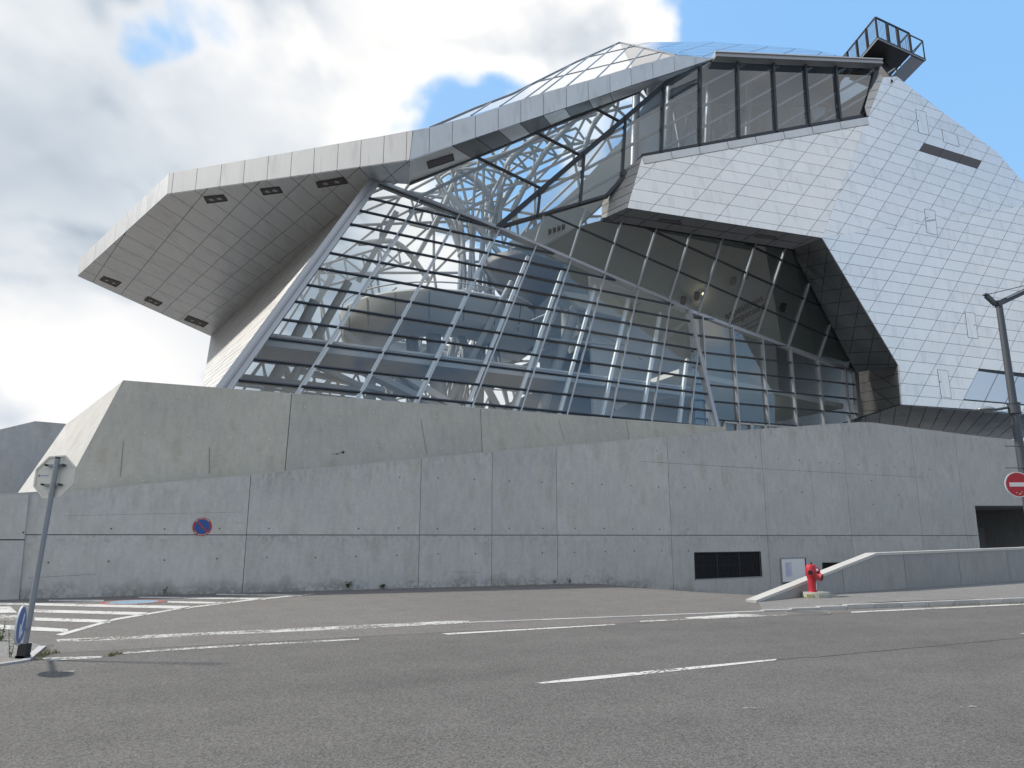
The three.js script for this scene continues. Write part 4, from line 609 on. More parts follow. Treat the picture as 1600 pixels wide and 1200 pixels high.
// ================================================================== inside the glass hall
{
  // rear glass shell: diagrid of steel on a curved back, sky beyond
  const q = [[atK(318, 700, 58), atK(1100, 700, 63)], [atK(420, 380, 54), atK(1100, 380, 58)], [atK(610, 285, 48), atK(1090, 205, 53)], [atK(680, 222, 45), atK(1035, 98, 47)]];
  const S = (s, t) => { const k = t * 3, i = Math.min(2, Math.floor(k)), f = k - i; return lerp(lerp(q[i][0], q[i][1], s), lerp(q[i + 1][0], q[i + 1][1], s), f); };
  const NX = 8, NY = 7, node = (i, j) => S((i + (j % 2 ? 0.5 : 0)) / NX, j / NY), shell = put('rear_shell', rod(node(0, 0), node(NX, 0), 0.16), M.offwhite, museum);
  for (let j = 0; j <= NY; j++) for (let i = 0; i < NX; i++) { if (j) put('lattice_bar', rod(node(i, j), node(i + 1, j), 0.13), M.offwhite, shell); if (j < NY) { put('lattice_bar', rod(node(i, j), j % 2 ? node(i + 1, j + 1) : node(i, j + 1), 0.12), M.offwhite, shell); put('lattice_bar', rod(node(i, j), j % 2 ? node(i, j + 1) : node(i - 1 < 0 ? 0 : i - 1, j + 1), 0.12), M.offwhite, shell); } }
  const nE0 = PE.n.clone(); if (nE0.z < 0) nE0.negate();
  // big steel arches carrying it
  for (const [a, b, c, r] of [[[700, 252], [760, 300], [772, 372], 0.36], [[848, 205], [790, 262], [778, 368], 0.34], [[905, 180], [850, 240], [800, 330], 0.3], [[640, 330], [690, 330], [722, 400], 0.32], [[560, 380], [620, 380], [672, 440], 0.3], [[985, 135], [930, 190], [905, 260], 0.28], [[720, 260], [690, 330], [640, 420], 0.28]]) put('steel_arch', tube([atK(...a, 45), atK(...b, 46), atK(...c, 47)], r * 0.7, 20, 10), M.offwhite, museum);
  // funnel where the roof is drawn down to the floor
  const fc = atK(742, 400, 47), H0 = PLAZA, H1 = fc.y + 6.2, waist = fc.y;
  const fr = y => 1.1 + 0.055 * Math.pow(Math.max(0, y - waist), 2) + 0.012 * Math.pow(Math.max(0, waist - y), 2);
  const funnel = put('funnel', (() => { const g = new THREE.TorusGeometry(1.2, 0.12, 8, 32); g.rotateX(Math.PI / 2); g.translate(fc.x, waist, fc.z); return g; })(), M.offwhite, museum);
  for (let i = 0; i < 9; i++) for (const s of [1, -1]) { const L = []; for (let k = 0; k <= 10; k++) { const y = H0 + (H1 - H0) * k / 10, a = i / 9 * 6.2832 + s * (k - 5) * 0.13; L.push(V(fc.x + Math.cos(a) * fr(y), y, fc.z + Math.sin(a) * fr(y))); } put('funnel_rib', tube(L, 0.12, 22, 6), M.offwhite, funnel); }
  for (const y of [waist - 6, waist - 3, waist + 3, waist + 5.6]) { const g = new THREE.TorusGeometry(fr(y), 0.10, 8, 40); g.rotateX(Math.PI / 2); g.translate(fc.x, y, fc.z); put('funnel_ring', g, M.offwhite, funnel); }
  // round white gallery: ring slab with a tall smooth parapet
  const gc = V(-4.9 * K, 0, -47.5 * K), gy = atK(640, 500, 39.5).y, gt = atK(640, 438, 39.5).y; const R = 6.5 * K;
  const prof = [[R - 3.4, gy + 0.35], [R - 0.9, gy - 0.05], [R, gy + 0.6], [R + 0.25, gt - 0.2], [R + 0.1, gt], [R - 0.15, gt - 0.1], [R - 0.25, gy + 1.0], [R - 3.4, gy + 0.8], [R - 3.4, gy + 0.35]].map(p => new THREE.Vector2(...p)); const lg = new THREE.LatheGeometry(prof, 64); lg.translate(gc.x, 0, gc.z); const gal = put('round_gallery', lg, M.interior, museum); for (let i = 0; i < 20; i++) { const a = i / 20 * 6.2832, c = r => V(gc.x + Math.cos(a) * r, 0, gc.z + Math.sin(a) * r); put('gallery_joint', box3(c(R + 0.02).setY(gy + 0.55), c(R + 0.27).setY(gt - 0.22), 0.03, 0.03, V(Math.cos(a), 0, Math.sin(a))), M.transom, gal); } { const g = new THREE.TorusGeometry(R + 0.1, 0.05, 6, 64); g.rotateX(Math.PI / 2); g.translate(gc.x, gt + 0.45, gc.z); put('gallery_rail', g, M.offwhite, gal); }
  // straight deck behind the front, with its edge beam and struts
  const d0 = hit(425, 500, PA).addScaledVector(nA, -1.4), d1 = hit(1105, 612, PA).addScaledVector(nA, -1.4); d1.y = d0.y; const inn = V(-uA.z, 0, uA.x); if (inn.z > 0) inn.negate();
  const deck = put('deck', plate([d0, d1, d1.clone().addScaledVector(inn, 3.6), d0.clone().addScaledVector(inn, 3.6)], -0.30, 0.0), M.interiorBlue, museum);
  put('edge_beam', box3(d0.clone().add(V(0, -0.1, 0)), d1.clone().add(V(0, -0.1, 0)), 0.5, 0.3, nA), M.interiorBlue, deck); put('edge_rail', box3(d0.clone().add(V(0, 0.25, 0)), d1.clone().add(V(0, 0.25, 0)), 0.12, 0.1, nA), M.offwhite, deck);
  const dk = (px, py, d) => atK(px, py, d);
  // ramps and long members crossing the hall
  for (const [a, b, w, h, m] of [[dk(500, 545, 34), dk(700, 645, 40), 0.7, 0.35, M.offwhite], [dk(440, 545, 36), dk(640, 640, 43), 0.35, 0.3, M.interiorBlue], [dk(470, 580, 38), dk(600, 610, 41), 0.4, 0.3, M.offwhite], [dk(560, 540, 42), dk(720, 640, 42), 0.5, 0.4, M.white], [dk(360, 590, 33), dk(560, 612, 36), 1.1, 0.3, M.interiorBlue], [dk(850, 560, 46), dk(1000, 470, 46), 0.35, 0.3, M.offwhite], [dk(960, 640, 44), dk(1090, 560, 44), 0.3, 0.3, M.offwhite], [dk(1000, 560, 44), dk(1075, 500, 44), 0.3, 0.3, M.offwhite]]) put('ramp_beam', box3(a, b, w, h, UP), m, museum);
  // lattice trusses crossing the lower hall
  const truss = (a0, a1, b0, b1, n, r, m) => { const g = put('truss', merge([rod(a0, a1, r * 1.3), rod(b0, b1, r * 1.3)]), m, museum); for (let i = 0; i < n; i++) { put('truss_bar', rod(lerp(a0, a1, i / n), lerp(b0, b1, (i + 0.5) / n), r), m, g); put('truss_bar', rod(lerp(b0, b1, (i + 0.5) / n), lerp(a0, a1, (i + 1) / n), r), m, g); } };
  truss(dk(370, 560, 44), dk(690, 600, 50), dk(360, 600, 44), dk(690, 640, 50), 9, 0.085, M.offwhite); truss(dk(560, 480, 52), dk(770, 520, 54), dk(565, 520, 52), dk(770, 560, 54), 8, 0.09, M.offwhite); truss(dk(640, 300, 50), dk(860, 340, 52), dk(640, 350, 50), dk(850, 400, 52), 8, 0.10, M.offwhite); truss(dk(760, 560, 52), dk(960, 610, 54), dk(760, 600, 52), dk(960, 650, 54), 8, 0.09, M.interior); truss(dk(480, 420, 52), dk(620, 380, 54), dk(500, 450, 52), dk(640, 410, 54), 5, 0.09, M.offwhite); truss(dk(900, 200, 46), dk(700, 270, 46), dk(930, 220, 47), dk(740, 300, 47), 8, 0.09, M.offwhite);
  for (let i = 0; i < 34; i++) { const x = rr(390, 900), y = rr(470, 640), d = rr(44, 56), L = rr(40, 110), a = rr(-0.9, 0.9) + (rnd() < 0.5 ? 1.57 : 0.3); put('strut', rod(dk(x, y, d), dk(x + Math.cos(a) * L, Math.min(680, y - Math.sin(a) * L * 0.7), d + rr(-2, 2)), rr(0.05, 0.11)), rnd() < 0.7 ? M.offwhite : M.interior, museum); }
  for (const [a, b, w] of [[dk(395, 640, 46), dk(520, 430, 48), 0.42], [dk(470, 645, 45), dk(600, 500, 50), 0.34], [dk(540, 520, 40), dk(690, 650, 44), 0.36], [dk(600, 640, 46), dk(705, 500, 46), 0.4], [dk(690, 470, 43), dk(790, 660, 45), 0.4], [dk(800, 640, 43), dk(870, 480, 45), 0.38], [dk(620, 330, 44), dk(560, 440, 46), 0.36], [dk(700, 300, 44), dk(800, 420, 46), 0.3]]) put('diagonal_beam', box3(a, b, w, w, V(0.3, 0, 1)), M.offwhite, museum);
  { const e = (x, y, k) => hit(x, y, PE).addScaledVector(nE0, -k); for (const [xa, xb] of [[1075, 1190], [1190, 1330]]) truss(e(xa, 120, 2.5), e(xb, 122, 2.5), e(xa, 200, 2.5), e(xb, 175, 2.5), 4, 0.11, M.steel); }
  // columns
  for (const [a, b, d, r] of [[[404, 640], [492, 470], 38, 0.34], [[430, 640], [545, 440], 40, 0.28], [[652, 660], [640, 470], 44, 0.45], [[690, 660], [672, 470], 43, 0.55], [[580, 655], [578, 555], 43, 0.35], [[475, 640], [438, 560], 46, 0.3], [[610, 640], [598, 540], 50, 0.22], [[745, 690], [752, 520], 46, 0.4], [[700, 690], [735, 540], 44, 0.3], [[830, 690], [905, 470], 45, 0.4], [[668, 690], [800, 440], 42, 0.22], [[505, 560], [470, 460], 52, 0.16], [[528, 600], [500, 460], 54, 0.15], [[585, 470], [575, 430], 55, 0.15], [[930, 690], [940, 560], 47, 0.4]]) put('column', rod(atK(...a, d), atK(...b, d), r, r * 0.9, 14), rnd() < 0.5 ? M.offwhite : M.interior, museum);
  // stair screen of thin slats
  const scr = put('slat_screen', box3(atK(792, 482, 47), atK(838, 484, 47), 0.12, 0.12, UP), M.darkSteel, museum); for (let i = 0; i < 22; i++) put('slat', box3(atK(792 + i * 2.1, 482, 47), atK(794 + i * 1.9, 548, 47), 0.06, 0.06, V(0, 0, 1)), M.darkSteel, scr);
  const scr2 = put('slat_screen', box3(atK(772, 570, 47), atK(792, 570, 47), 0.12, 0.12, UP), M.darkSteel, museum); for (let i = 0; i < 10; i++) put('slat', box3(atK(772 + i * 2.2, 570, 47), atK(770 + i * 2.2, 602, 47), 0.06, 0.06, V(0, 0, 1)), M.darkSteel, scr2);
  // hanging dark volumes, a tapering brown pod and pale screens deeper in the hall
  const prism = (list, d0p, th, m, name) => put(name, (() => { const P = planeN(atK(900, 500, d0p), nC); return plate(P3(P, list), -th, 0); })(), m, museum);
  const podC = atK(820, 445, 46), pg = new THREE.LatheGeometry([[0.05, -2.2], [0.8, -1.8], [2.0, -0.5], [2.9, 1.0], [3.0, 1.5], [0.05, 1.6]].map(p => new THREE.Vector2(...p)), 28); pg.translate(podC.x, podC.y, podC.z); put('hanging_pod', pg, std(0.17, 0.15, 0.13, 0.6), museum);
  prism([[905, 470], [1072, 492], [1072, 560], [985, 560], [905, 545]], 48, 3, M.interiorDark, 'hanging_volume');
  prism([[860, 540], [985, 560], [960, 620], [862, 605]], 50, 2, M.interiorBlue, 'hanging_volume');
  prism([[960, 565], [1072, 562], [1080, 640], [950, 632]], 47, 0.5, std(0.40, 0.43, 0.46, 0.7), 'pale_screen');
  prism([[770, 640], [960, 560], [960, 680], [770, 680]], 49, 0.5, std(0.34, 0.38, 0.42, 0.7), 'pale_screen');
  prism([[1020, 600], [1120, 600], [1125, 700], [1015, 700]], 45, 0.5, M.interiorBlue, 'pale_screen');
  prism([[880, 455], [985, 470], [985, 500], [905, 480]], 44, 0.4, M.pale, 'pale_screen');
  prism([[815, 395], [960, 425], [1110, 480], [1130, 590], [1010, 600], [835, 540]], 55, 0.6, M.interiorDark, 'hall_wall');
  // walls behind the overhanging front and the doors
  const nB = PB.n.clone(); if (nB.z < 0) nB.negate(); const nE = PE.n.clone(); if (nE.z < 0) nE.negate();
  const Pin = planeN(E1.clone().addScaledVector(nB, -2.6), nB), PinE = planeN(R1.clone().addScaledVector(nE, -2.4), nE);
  const dw = P3(Pin, [[800, 388], [912, 352], [965, 338], [1246, 384], [1338, 570], [1250, 545], [1085, 478], [985, 440]]); const wall = put('inner_wall', plate(dw, -0.4, 0), M.interiorDark, museum);
  const lw = P3(PinE, [[795, 378], [838, 352], [905, 290], [962, 228], [1015, 205], [1000, 250], [950, 310], [905, 352], [842, 386]]); put('pale_wall', plate(lw, -0.4, 0), M.pale, museum);
  // dark closing wall and floors behind the upper glazing
  const PinU = planeN(hit(1200, 150, PE).addScaledVector(nE, -7), nE); put('upper_back_wall', plate(P3(PinU, [[960, 235], [1035, 120], [1120, 80], [1380, 95], [1380, 200], [1000, 275]]), -0.3, 0), std(0.50, 0.57, 0.65, 0.7), museum);
  for (const y of [196]) { const a = hit(1085, y + 12, PE).addScaledVector(nE, -3.5), b = hit(1345, y - 14, PE).addScaledVector(nE, -0.8); b.y = a.y; put('upper_floor', plate([a, b, b.clone().add(V(-2.2, 0, -6)), a.clone().add(V(-2.2, 0, -6))], -0.4, 0), M.interior, museum); }
  for (const x of [1012, 1066, 1130, 1195]) { const a = hit(x, 95, PE).addScaledVector(nE, -2), b = hit(x - 4, 245, PE).addScaledVector(nE, -2); put('upper_column', rod(a, b, 0.25), M.steel, museum); }
  // spotlights: a row of four, round lamps
  const spotAt = (px, py, P, n, r = 0.13) => { const c = hit(px, py, P).addScaledVector(n, 0.35), g = new THREE.CylinderGeometry(r, r * 0.8, r * 2.4, 12); g.rotateX(0.9); g.translate(c.x, c.y, c.z); const s = put('spotlight', g, M.black, museum); put('bracket', rod(c, c.clone().addScaledVector(n, -0.35), 0.03), M.black, s); };
  for (const [x, y] of [[857, 367], [864, 364.5], [871, 362], [878, 359.5]]) spotAt(x, y, PinE, nE, 0.11); for (const [x, y] of [[1063, 469.5], [1084, 462.5], [1141, 439], [1160, 430], [1218, 480]]) spotAt(x, y, Pin, nB, 0.2);
  // lit lamp on the dark wall
  const lc = hit(1095, 459, Pin).addScaledVector(nB, 0.3), lgm = new THREE.SphereGeometry(0.10, 12, 10); lgm.translate(lc.x, lc.y, lc.z); put('lamp', lgm, new THREE.MeshStandardMaterial({ color: rgb(1, 0.9, 0.7), emissive: rgb(1, 0.8, 0.5), emissiveIntensity: 2.2 }), museum); const pl = new THREE.PointLight(new THREE.Color(1, 0.82, 0.55), 0.7, 12); pl.position.copy(lc).addScaledVector(nB, 0.15); pl.castShadow = true; scene.add(pl);
  // wall lettering
  const font = await new FontLoader().loadAsync('fonts/droid/droid_sans_bold.typeface.json');
  const tl = hit(1133, 500, Pin), tr = hit(1180, 476, Pin), ex = tr.clone().sub(tl).normalize(), ey = nB.clone().cross(ex).normalize(); if (ey.y < 0) ey.negate();
  const text = (s, size, dx, dy) => { const g = new TextGeometry(s, { font, size, depth: 0.03, curveSegments: 3 }); g.applyMatrix4(new THREE.Matrix4().makeBasis(ex, ey, ex.clone().cross(ey))); const p = tl.clone().addScaledVector(ex, dx).addScaledVector(ey, dy).addScaledVector(nB, 0.03); g.translate(p.x, p.y, p.z); return g; };
  put('lettering', merge([text('expositions', 0.40, 0, 0), text('temporaires', 0.40, 0, -0.52)]), M.black, wall); 
  for (const k of [0.95, 1.28]) { const p = tl.clone().addScaledVector(ex, 0.35).addScaledVector(ey, -k).addScaledVector(nB, 0.04); put('text_rule', box3(p, p.clone().addScaledVector(ex, 2.1), 0.05, 0.02, nB), M.black, wall); }
  // foyer behind the doors: floor, back wall, ceiling edge
  const f0 = E1.clone().addScaledVector(uC, -1.5).addScaledVector(nC, -9), f1 = RC.clone().addScaledVector(nC, -9).addScaledVector(uC, 2); put('foyer_wall', plate([f0.clone().setY(PLAZA), f1.clone().setY(PLAZA), f1.clone().setY(20), f0.clone().setY(20)], -0.3, 0), std(0.62, 0.63, 0.64, 0.8), museum);
  const g0 = E1.clone().addScaledVector(nC, -1.2), g1 = RC.clone().addScaledVector(nC, -1.2); put('foyer_ceiling', plate([g0.clone().setY(11.2), g1.clone().setY(10.0), g1.clone().addScaledVector(nC, -8).setY(10.0), g0.clone().addScaledVector(nC, -8).setY(11.2)], -0.3, 0), M.pale, museum);
  // outside edge of the plaza floor
}
const plaza = mesh('plaza', (() => { const a = A0.clone().addScaledVector(wallN, -1.0), d = V(0.88, 0, -0.47); const p = [a.clone().addScaledVector(d, 2.5), a.clone().addScaledVector(d, 30), a.clone().addScaledVector(d, 75), a.clone().addScaledVector(d, 75).add(V(-12, 0, -40)), V(-10, 0, -72), V(-16, 0, -60), V(-11, 0, -34)].map(v => v.setY(PLAZA)); return plate(p, -0.5, 0, V(0, 100, -40)); })(), std(0.45, 0.445, 0.43, 0.85), scene); tag(plaza, 'raised plaza floor behind the concrete parapet', 'plaza', null, 'structure');

// ---- lookout platform on top of the metal volume
{
  const C0 = atK(1371.5, 60, 39.6), PF = level(C0.y), C1 = hit(1424, 84, PF), a = C1.clone().sub(C0), aL = a.length(); a.normalize(); const b = V(-0.077, 0, -0.997), f = (s, t, h = 0) => C0.clone().addScaledVector(a, s).addScaledVector(b, t).add(V(0, h, 0));
  const H = hit(1367.5, 27, planeN(C0, V(0, 0, 1))).y - C0.y, L = hit(1318, 88, level(C0.y + H)).sub(C0).dot(b), X1 = hit(1444, 94.5, PF).sub(C0).dot(a) - aL; const pf = put('lookout_platform', merge([plate([f(0, 0), f(aL, 0), f(aL, L), f(0, L)], -0.16, 0, V(20, 0, 0)), box3(f(0, 0, -0.02), f(aL + X1, 0, -0.02), 0.14, 0.16, UP), box3(f(0, 0, -0.02), f(0, L, -0.02), 0.14, 0.16, UP)]), M.darkSteel, museum);
  put('floor_edge', merge([box3(f(-0.06, -0.06, -0.10), f(aL + X1, -0.06, -0.10), 0.05, 0.05, UP), box3(f(-0.06, 0, -0.10), f(-0.06, L, -0.10), 0.05, 0.05, UP)]), M.steel, pf);
  const rail = (p, q) => put('rail', box3(p, q, 0.09, 0.09, UP), M.darkSteel, pf), post = (s, t, w = 0.13) => put('post', box3(f(s, t), f(s, t, H), w, 0.08, b), M.darkSteel, pf);
  rail(f(0, 0, H), f(aL, 0, H)); rail(f(0, 0, H), f(0, L, H)); rail(f(aL, 0, H), f(aL, L, H)); rail(f(0, L, H), f(aL, L, H));
  for (const s of [0, 0.33 * aL, 0.64 * aL, aL]) post(s, 0, s && s < aL ? 0.2 : 0.14); for (const t of [1.15, 2.35, 3.6, L]) post(0, t, 0.18); for (const t of [1.3, 2.6, 3.9, L]) post(aL, t);
  for (let i = 1; i < 26; i++) put('baluster', rod(f(aL * i / 26, 0), f(aL * i / 26, 0, H), 0.012, 0.012, 5), M.darkSteel, pf); for (let i = 1; i < 28; i++) put('baluster', rod(f(0, 3.4 * i / 28), f(0, 3.4 * i / 28, H), 0.012, 0.012, 5), M.darkSteel, pf); for (let i = 1; i < 20; i++) put('baluster', rod(f(aL, L * i / 20), f(aL, L * i / 20, H), 0.012, 0.012, 5), M.darkSteel, pf);
  put('side_panel', plate([f(0, 3.55), f(0, L + 1.2), f(0, L + 1.2, H), f(0, 3.55, H)], 0, 0.03), std(0.06, 0.06, 0.065, 0.5, 0.3), pf);
  // glazed cage on its right
  const e = aL + X1, w = 0.86 * hit(1425, 117, PF).sub(C0).dot(b); for (const [p, q] of [[f(aL + 0.1, 0, H * 0.93), f(e, 0, H * 0.93)], [f(e, 0, 0), f(e, 0, H * 0.93)], [f(aL + 0.1, 0, 0), f(aL + 0.1, 0, H * 0.93)], [f(aL + 0.2, 0, 0.1), f(e, 0, H * 0.9)], [f(e, 0, 0), f(e, w, 0)], [f(aL + 0.1, w, 0), f(e, w, 0)], [f(aL + 0.1, 0, 0), f(e, w, 0)], [f(e, w, 0), f(e, w, H * 0.93)], [f(e, 0, H * 0.93), f(e, w, H * 0.93)]]) put('cage_bar', box3(p, q, 0.06, 0.07, UP), M.darkSteel, pf);
  put('cage_floor', plate([f(aL + 0.1, 0, -0.02), f(e, 0, -0.02), f(e, w, -0.02), f(aL + 0.1, w, -0.02)], 0, 0.02), std(0.40, 0.43, 0.47, 0.5, 0.2), pf);
  // wedge-shaped pylon carrying it
  const tip = atK(1396, 128, 39.9), tip2 = atK(1372, 108, 39.5); const base = [f(0.9, 1.4, -0.17), f(2.3, 1.4, -0.17), f(2.6, L, -0.17), f(0.3, L, -0.17)]; const fc = []; for (let i = 0; i < 4; i++) fc.push(base[i], base[(i + 1) % 4], tip); put('pylon', tri(fc.flatMap(p => [p.x, p.y, p.z]), null, fc.flatMap(() => [0, 0])), M.darkSteel, pf);
  put('pipe', rod(atK(1384, 117, 40.5), atK(1398, 107, 40.5), 0.06), M.steel, pf);
}

// ================================================================== street furniture
{ // traffic sign post at the left, leaning, seen from behind
  const b = E(35, 1031), top = hit(90, 716, planeN(b, V(0, 0, 1))); const ax = top.clone().sub(b).normalize();
  const t = thing('traffic_sign', 'leaning grey post with the back of an octagonal sign and a round blue arrow sign', 'traffic sign', b.clone());
  const on = k => b.clone().addScaledVector(ax, k), len = top.distanceTo(b), galv = std(0.26, 0.28, 0.30, 0.5, 0.5);
  put('pole', rod(b, top, 0.038, 0.038, 16), galv, t); put('pole_base', merge([box3(b.clone().add(V(0, -0.02, 0)), on(0.22), 0.12, 0.12, V(0, 0, 1)), box3(on(0.0), on(0.06), 0.15, 0.12, V(0, 0, 1))]), std(0.02, 0.021, 0.024, 0.6), t);
  // octagon: plate with a folded rim, two clamps
  const c = hit(86, 745, planeN(b.clone().add(V(0, 0, -0.07)), V(0, 0, 1))), n = V(-0.10, 0.08, 0.99).normalize(), ex = V(0, 1, 0).cross(n).normalize(), ey = n.clone().cross(ex), R = 0.335; const oct = (r, z) => { const L = []; for (let i = 0; i < 8; i++) { const q = Math.PI / 8 + i * Math.PI / 4 + 0.05; L.push(c.clone().addScaledVector(ex, Math.cos(q) * r).addScaledVector(ey, Math.sin(q) * r).addScaledVector(n, z)); } return L; };
  const s = put('octagon_sign', plate(oct(R, 0), -0.012, 0), std(0.62, 0.61, 0.56, 0.6), t); const o = oct(R - 0.006, 0.008); for (let i = 0; i < 8; i++) put('rim', box3(o[i], o[(i + 1) % 8], 0.024, 0.018, n), std(0.62, 0.60, 0.54, 0.55), s);
  for (const dy of [0.165, -0.125]) { const p = c.clone().addScaledVector(ey, dy).addScaledVector(n, 0.035); put('clamp', box3(p.clone().addScaledVector(ex, -0.13), p.clone().addScaledVector(ex, 0.16), 0.030, 0.045, n), galv, s); for (const q of [-0.12, 0.15]) put('bolt', rod(p.clone().addScaledVector(ex, q), p.clone().addScaledVector(ex, q).addScaledVector(n, 0.06), 0.016, 0.016, 8), M.darkSteel, s); }
  put('pole_cap', rod(on(len - 0.005), on(len + 0.02), 0.042, 0.036, 14), M.darkSteel, t); { const p = c.clone().addScaledVector(ex, -0.20).addScaledVector(ey, 0.02).addScaledVector(n, 0.003); put('sticker', box3(p.clone().addScaledVector(ex, -0.05), p.clone().addScaledVector(ex, 0.09), 0.014, 0.004, n), std(0.3, 0.33, 0.5, 0.7), s); put('sticker', box3(p.clone().addScaledVector(ex, -0.065), p.clone().addScaledVector(ex, -0.05), 0.026, 0.004, n), M.black, s); }
  // blue keep-left disc near the ground, facing to the right
  const bc = at(33.5, 977, 9.72), bn = V(0.93, 0, -0.36).normalize(), bx = UP.clone().cross(bn).normalize(); const disc = (r, z) => { const L = []; for (let i = 0; i < 48; i++) { const a = i / 48 * 6.2832; L.push(bc.clone().addScaledVector(bx, Math.cos(a) * r).addScaledVector(UP, Math.sin(a) * r).addScaledVector(bn, z)); } return L; };
  const fw = bc.clone().addScaledVector(bn, 4); const ds = put('blue_sign', plate(disc(0.242, 0), -0.02, 0, fw), std(0.62, 0.63, 0.64, 0.5), t); put('blue_face', plate(disc(0.224, 0.003), 0, 0, fw), std(0.018, 0.095, 0.36, 0.35), ds);
  const ap = (u, v) => bc.clone().addScaledVector(bx, u).addScaledVector(UP, v).addScaledVector(bn, 0.007); const wh = std(0.75, 0.76, 0.76, 0.4); for (const [p, q, w] of [[ap(0.068, 0.135), ap(-0.059, -0.090), 0.045], [ap(-0.086, -0.140), ap(0.054, -0.077), 0.045], [ap(-0.077, -0.135), ap(-0.095, 0.018), 0.045]]) put('arrow', box3(p, q, w, 0.004, bn), wh, ds);
  put('sign_bracket', box3(bc.clone().addScaledVector(bn, -0.03), on(0.42), 0.04, 0.04, UP), galv, t);
}
{ // no parking roundel on the wall
  const c = hit(316, 823, Pwall).addScaledVector(wallN, 0.040), ex = wallDir, t = thing('no_parking_sign', 'round blue no parking sign with red rim fixed on the long concrete wall', 'sign', c.clone()); const disc = (r, z) => { const L = []; for (let i = 0; i < 48; i++) { const a = i / 48 * 6.2832; L.push(c.clone().addScaledVector(ex, Math.cos(a) * r).addScaledVector(UP, Math.sin(a) * r).addScaledVector(wallN, z)); } return L; };
  put('plate', plate(disc(0.275, 0), 0, 0.012), std(0.34, 0.035, 0.045, 0.5), t); put('blue_face', plate(disc(0.215, 0.015), 0, 0), std(0.012, 0.075, 0.27, 0.45), t); const p = (u, v) => c.clone().addScaledVector(ex, u).addScaledVector(UP, v).addScaledVector(wallN, 0.020); put('red_bar', box3(p(-0.135, 0.14), p(0.135, -0.14), 0.05, 0.004, wallN), std(0.34, 0.035, 0.045, 0.5), t);
  const wm = std(0.55, 0.5, 0.5, 0.6); for (const [a0, a1, n] of [[2.5, 0.64, 17], [3.75, 5.6, 17]]) for (let i = 0; i < n; i++) { const a = a0 + (a1 - a0) * i / (n - 1); if (i % 6 === 4) continue; const q = r => p(Math.cos(a) * r, Math.sin(a) * r); put('letter_mark', box3(q(0.232), q(0.258), 0.012 + 0.006 * (i % 3), 0.004, wallN), wm, t); }
}
{ // white panel with a paper notice
  const q = [[1218, 872.5], [1256, 871], [1258, 907.5], [1220.5, 910.5]].map(p => hit(...p, Pwall).addScaledVector(wallN, 0.04)), t = thing('notice_board', 'white panel with a faded paper notice on the wall left of the red hydrant', 'notice board', q[3].clone()); put('panel', plate(q, 0, 0.03), std(0.72, 0.73, 0.75, 0.4), t); for (let i = 0; i < 4; i++) put('frame', box3(q[i].clone().addScaledVector(wallN, 0.03), q[(i + 1) % 4].clone().addScaledVector(wallN, 0.03), 0.045, 0.03, wallN), i === 1 || i === 2 ? M.darkSteel : M.steel, t);
  const f = (u, v) => lerp(lerp(q[0], q[1], u), lerp(q[3], q[2], u), v).addScaledVector(wallN, 0.034); const pp = put('paper_notice', plate([f(0.16, 0.17), f(0.42, 0.16), f(0.43, 0.76), f(0.17, 0.77)], 0, 0.003), std(0.55, 0.56, 0.68, 0.7), t);
  for (let i = 0; i < 14; i++) { const v = 0.22 + i * 0.037, u1 = 0.26 + rr(0, 0.12); put('text_line', box3(f(0.19, v).addScaledVector(wallN, 0.004), f(u1, v).addScaledVector(wallN, 0.004), 0.012, 0.002, wallN), std(0.34, 0.36, 0.55, 0.8), pp); }
}
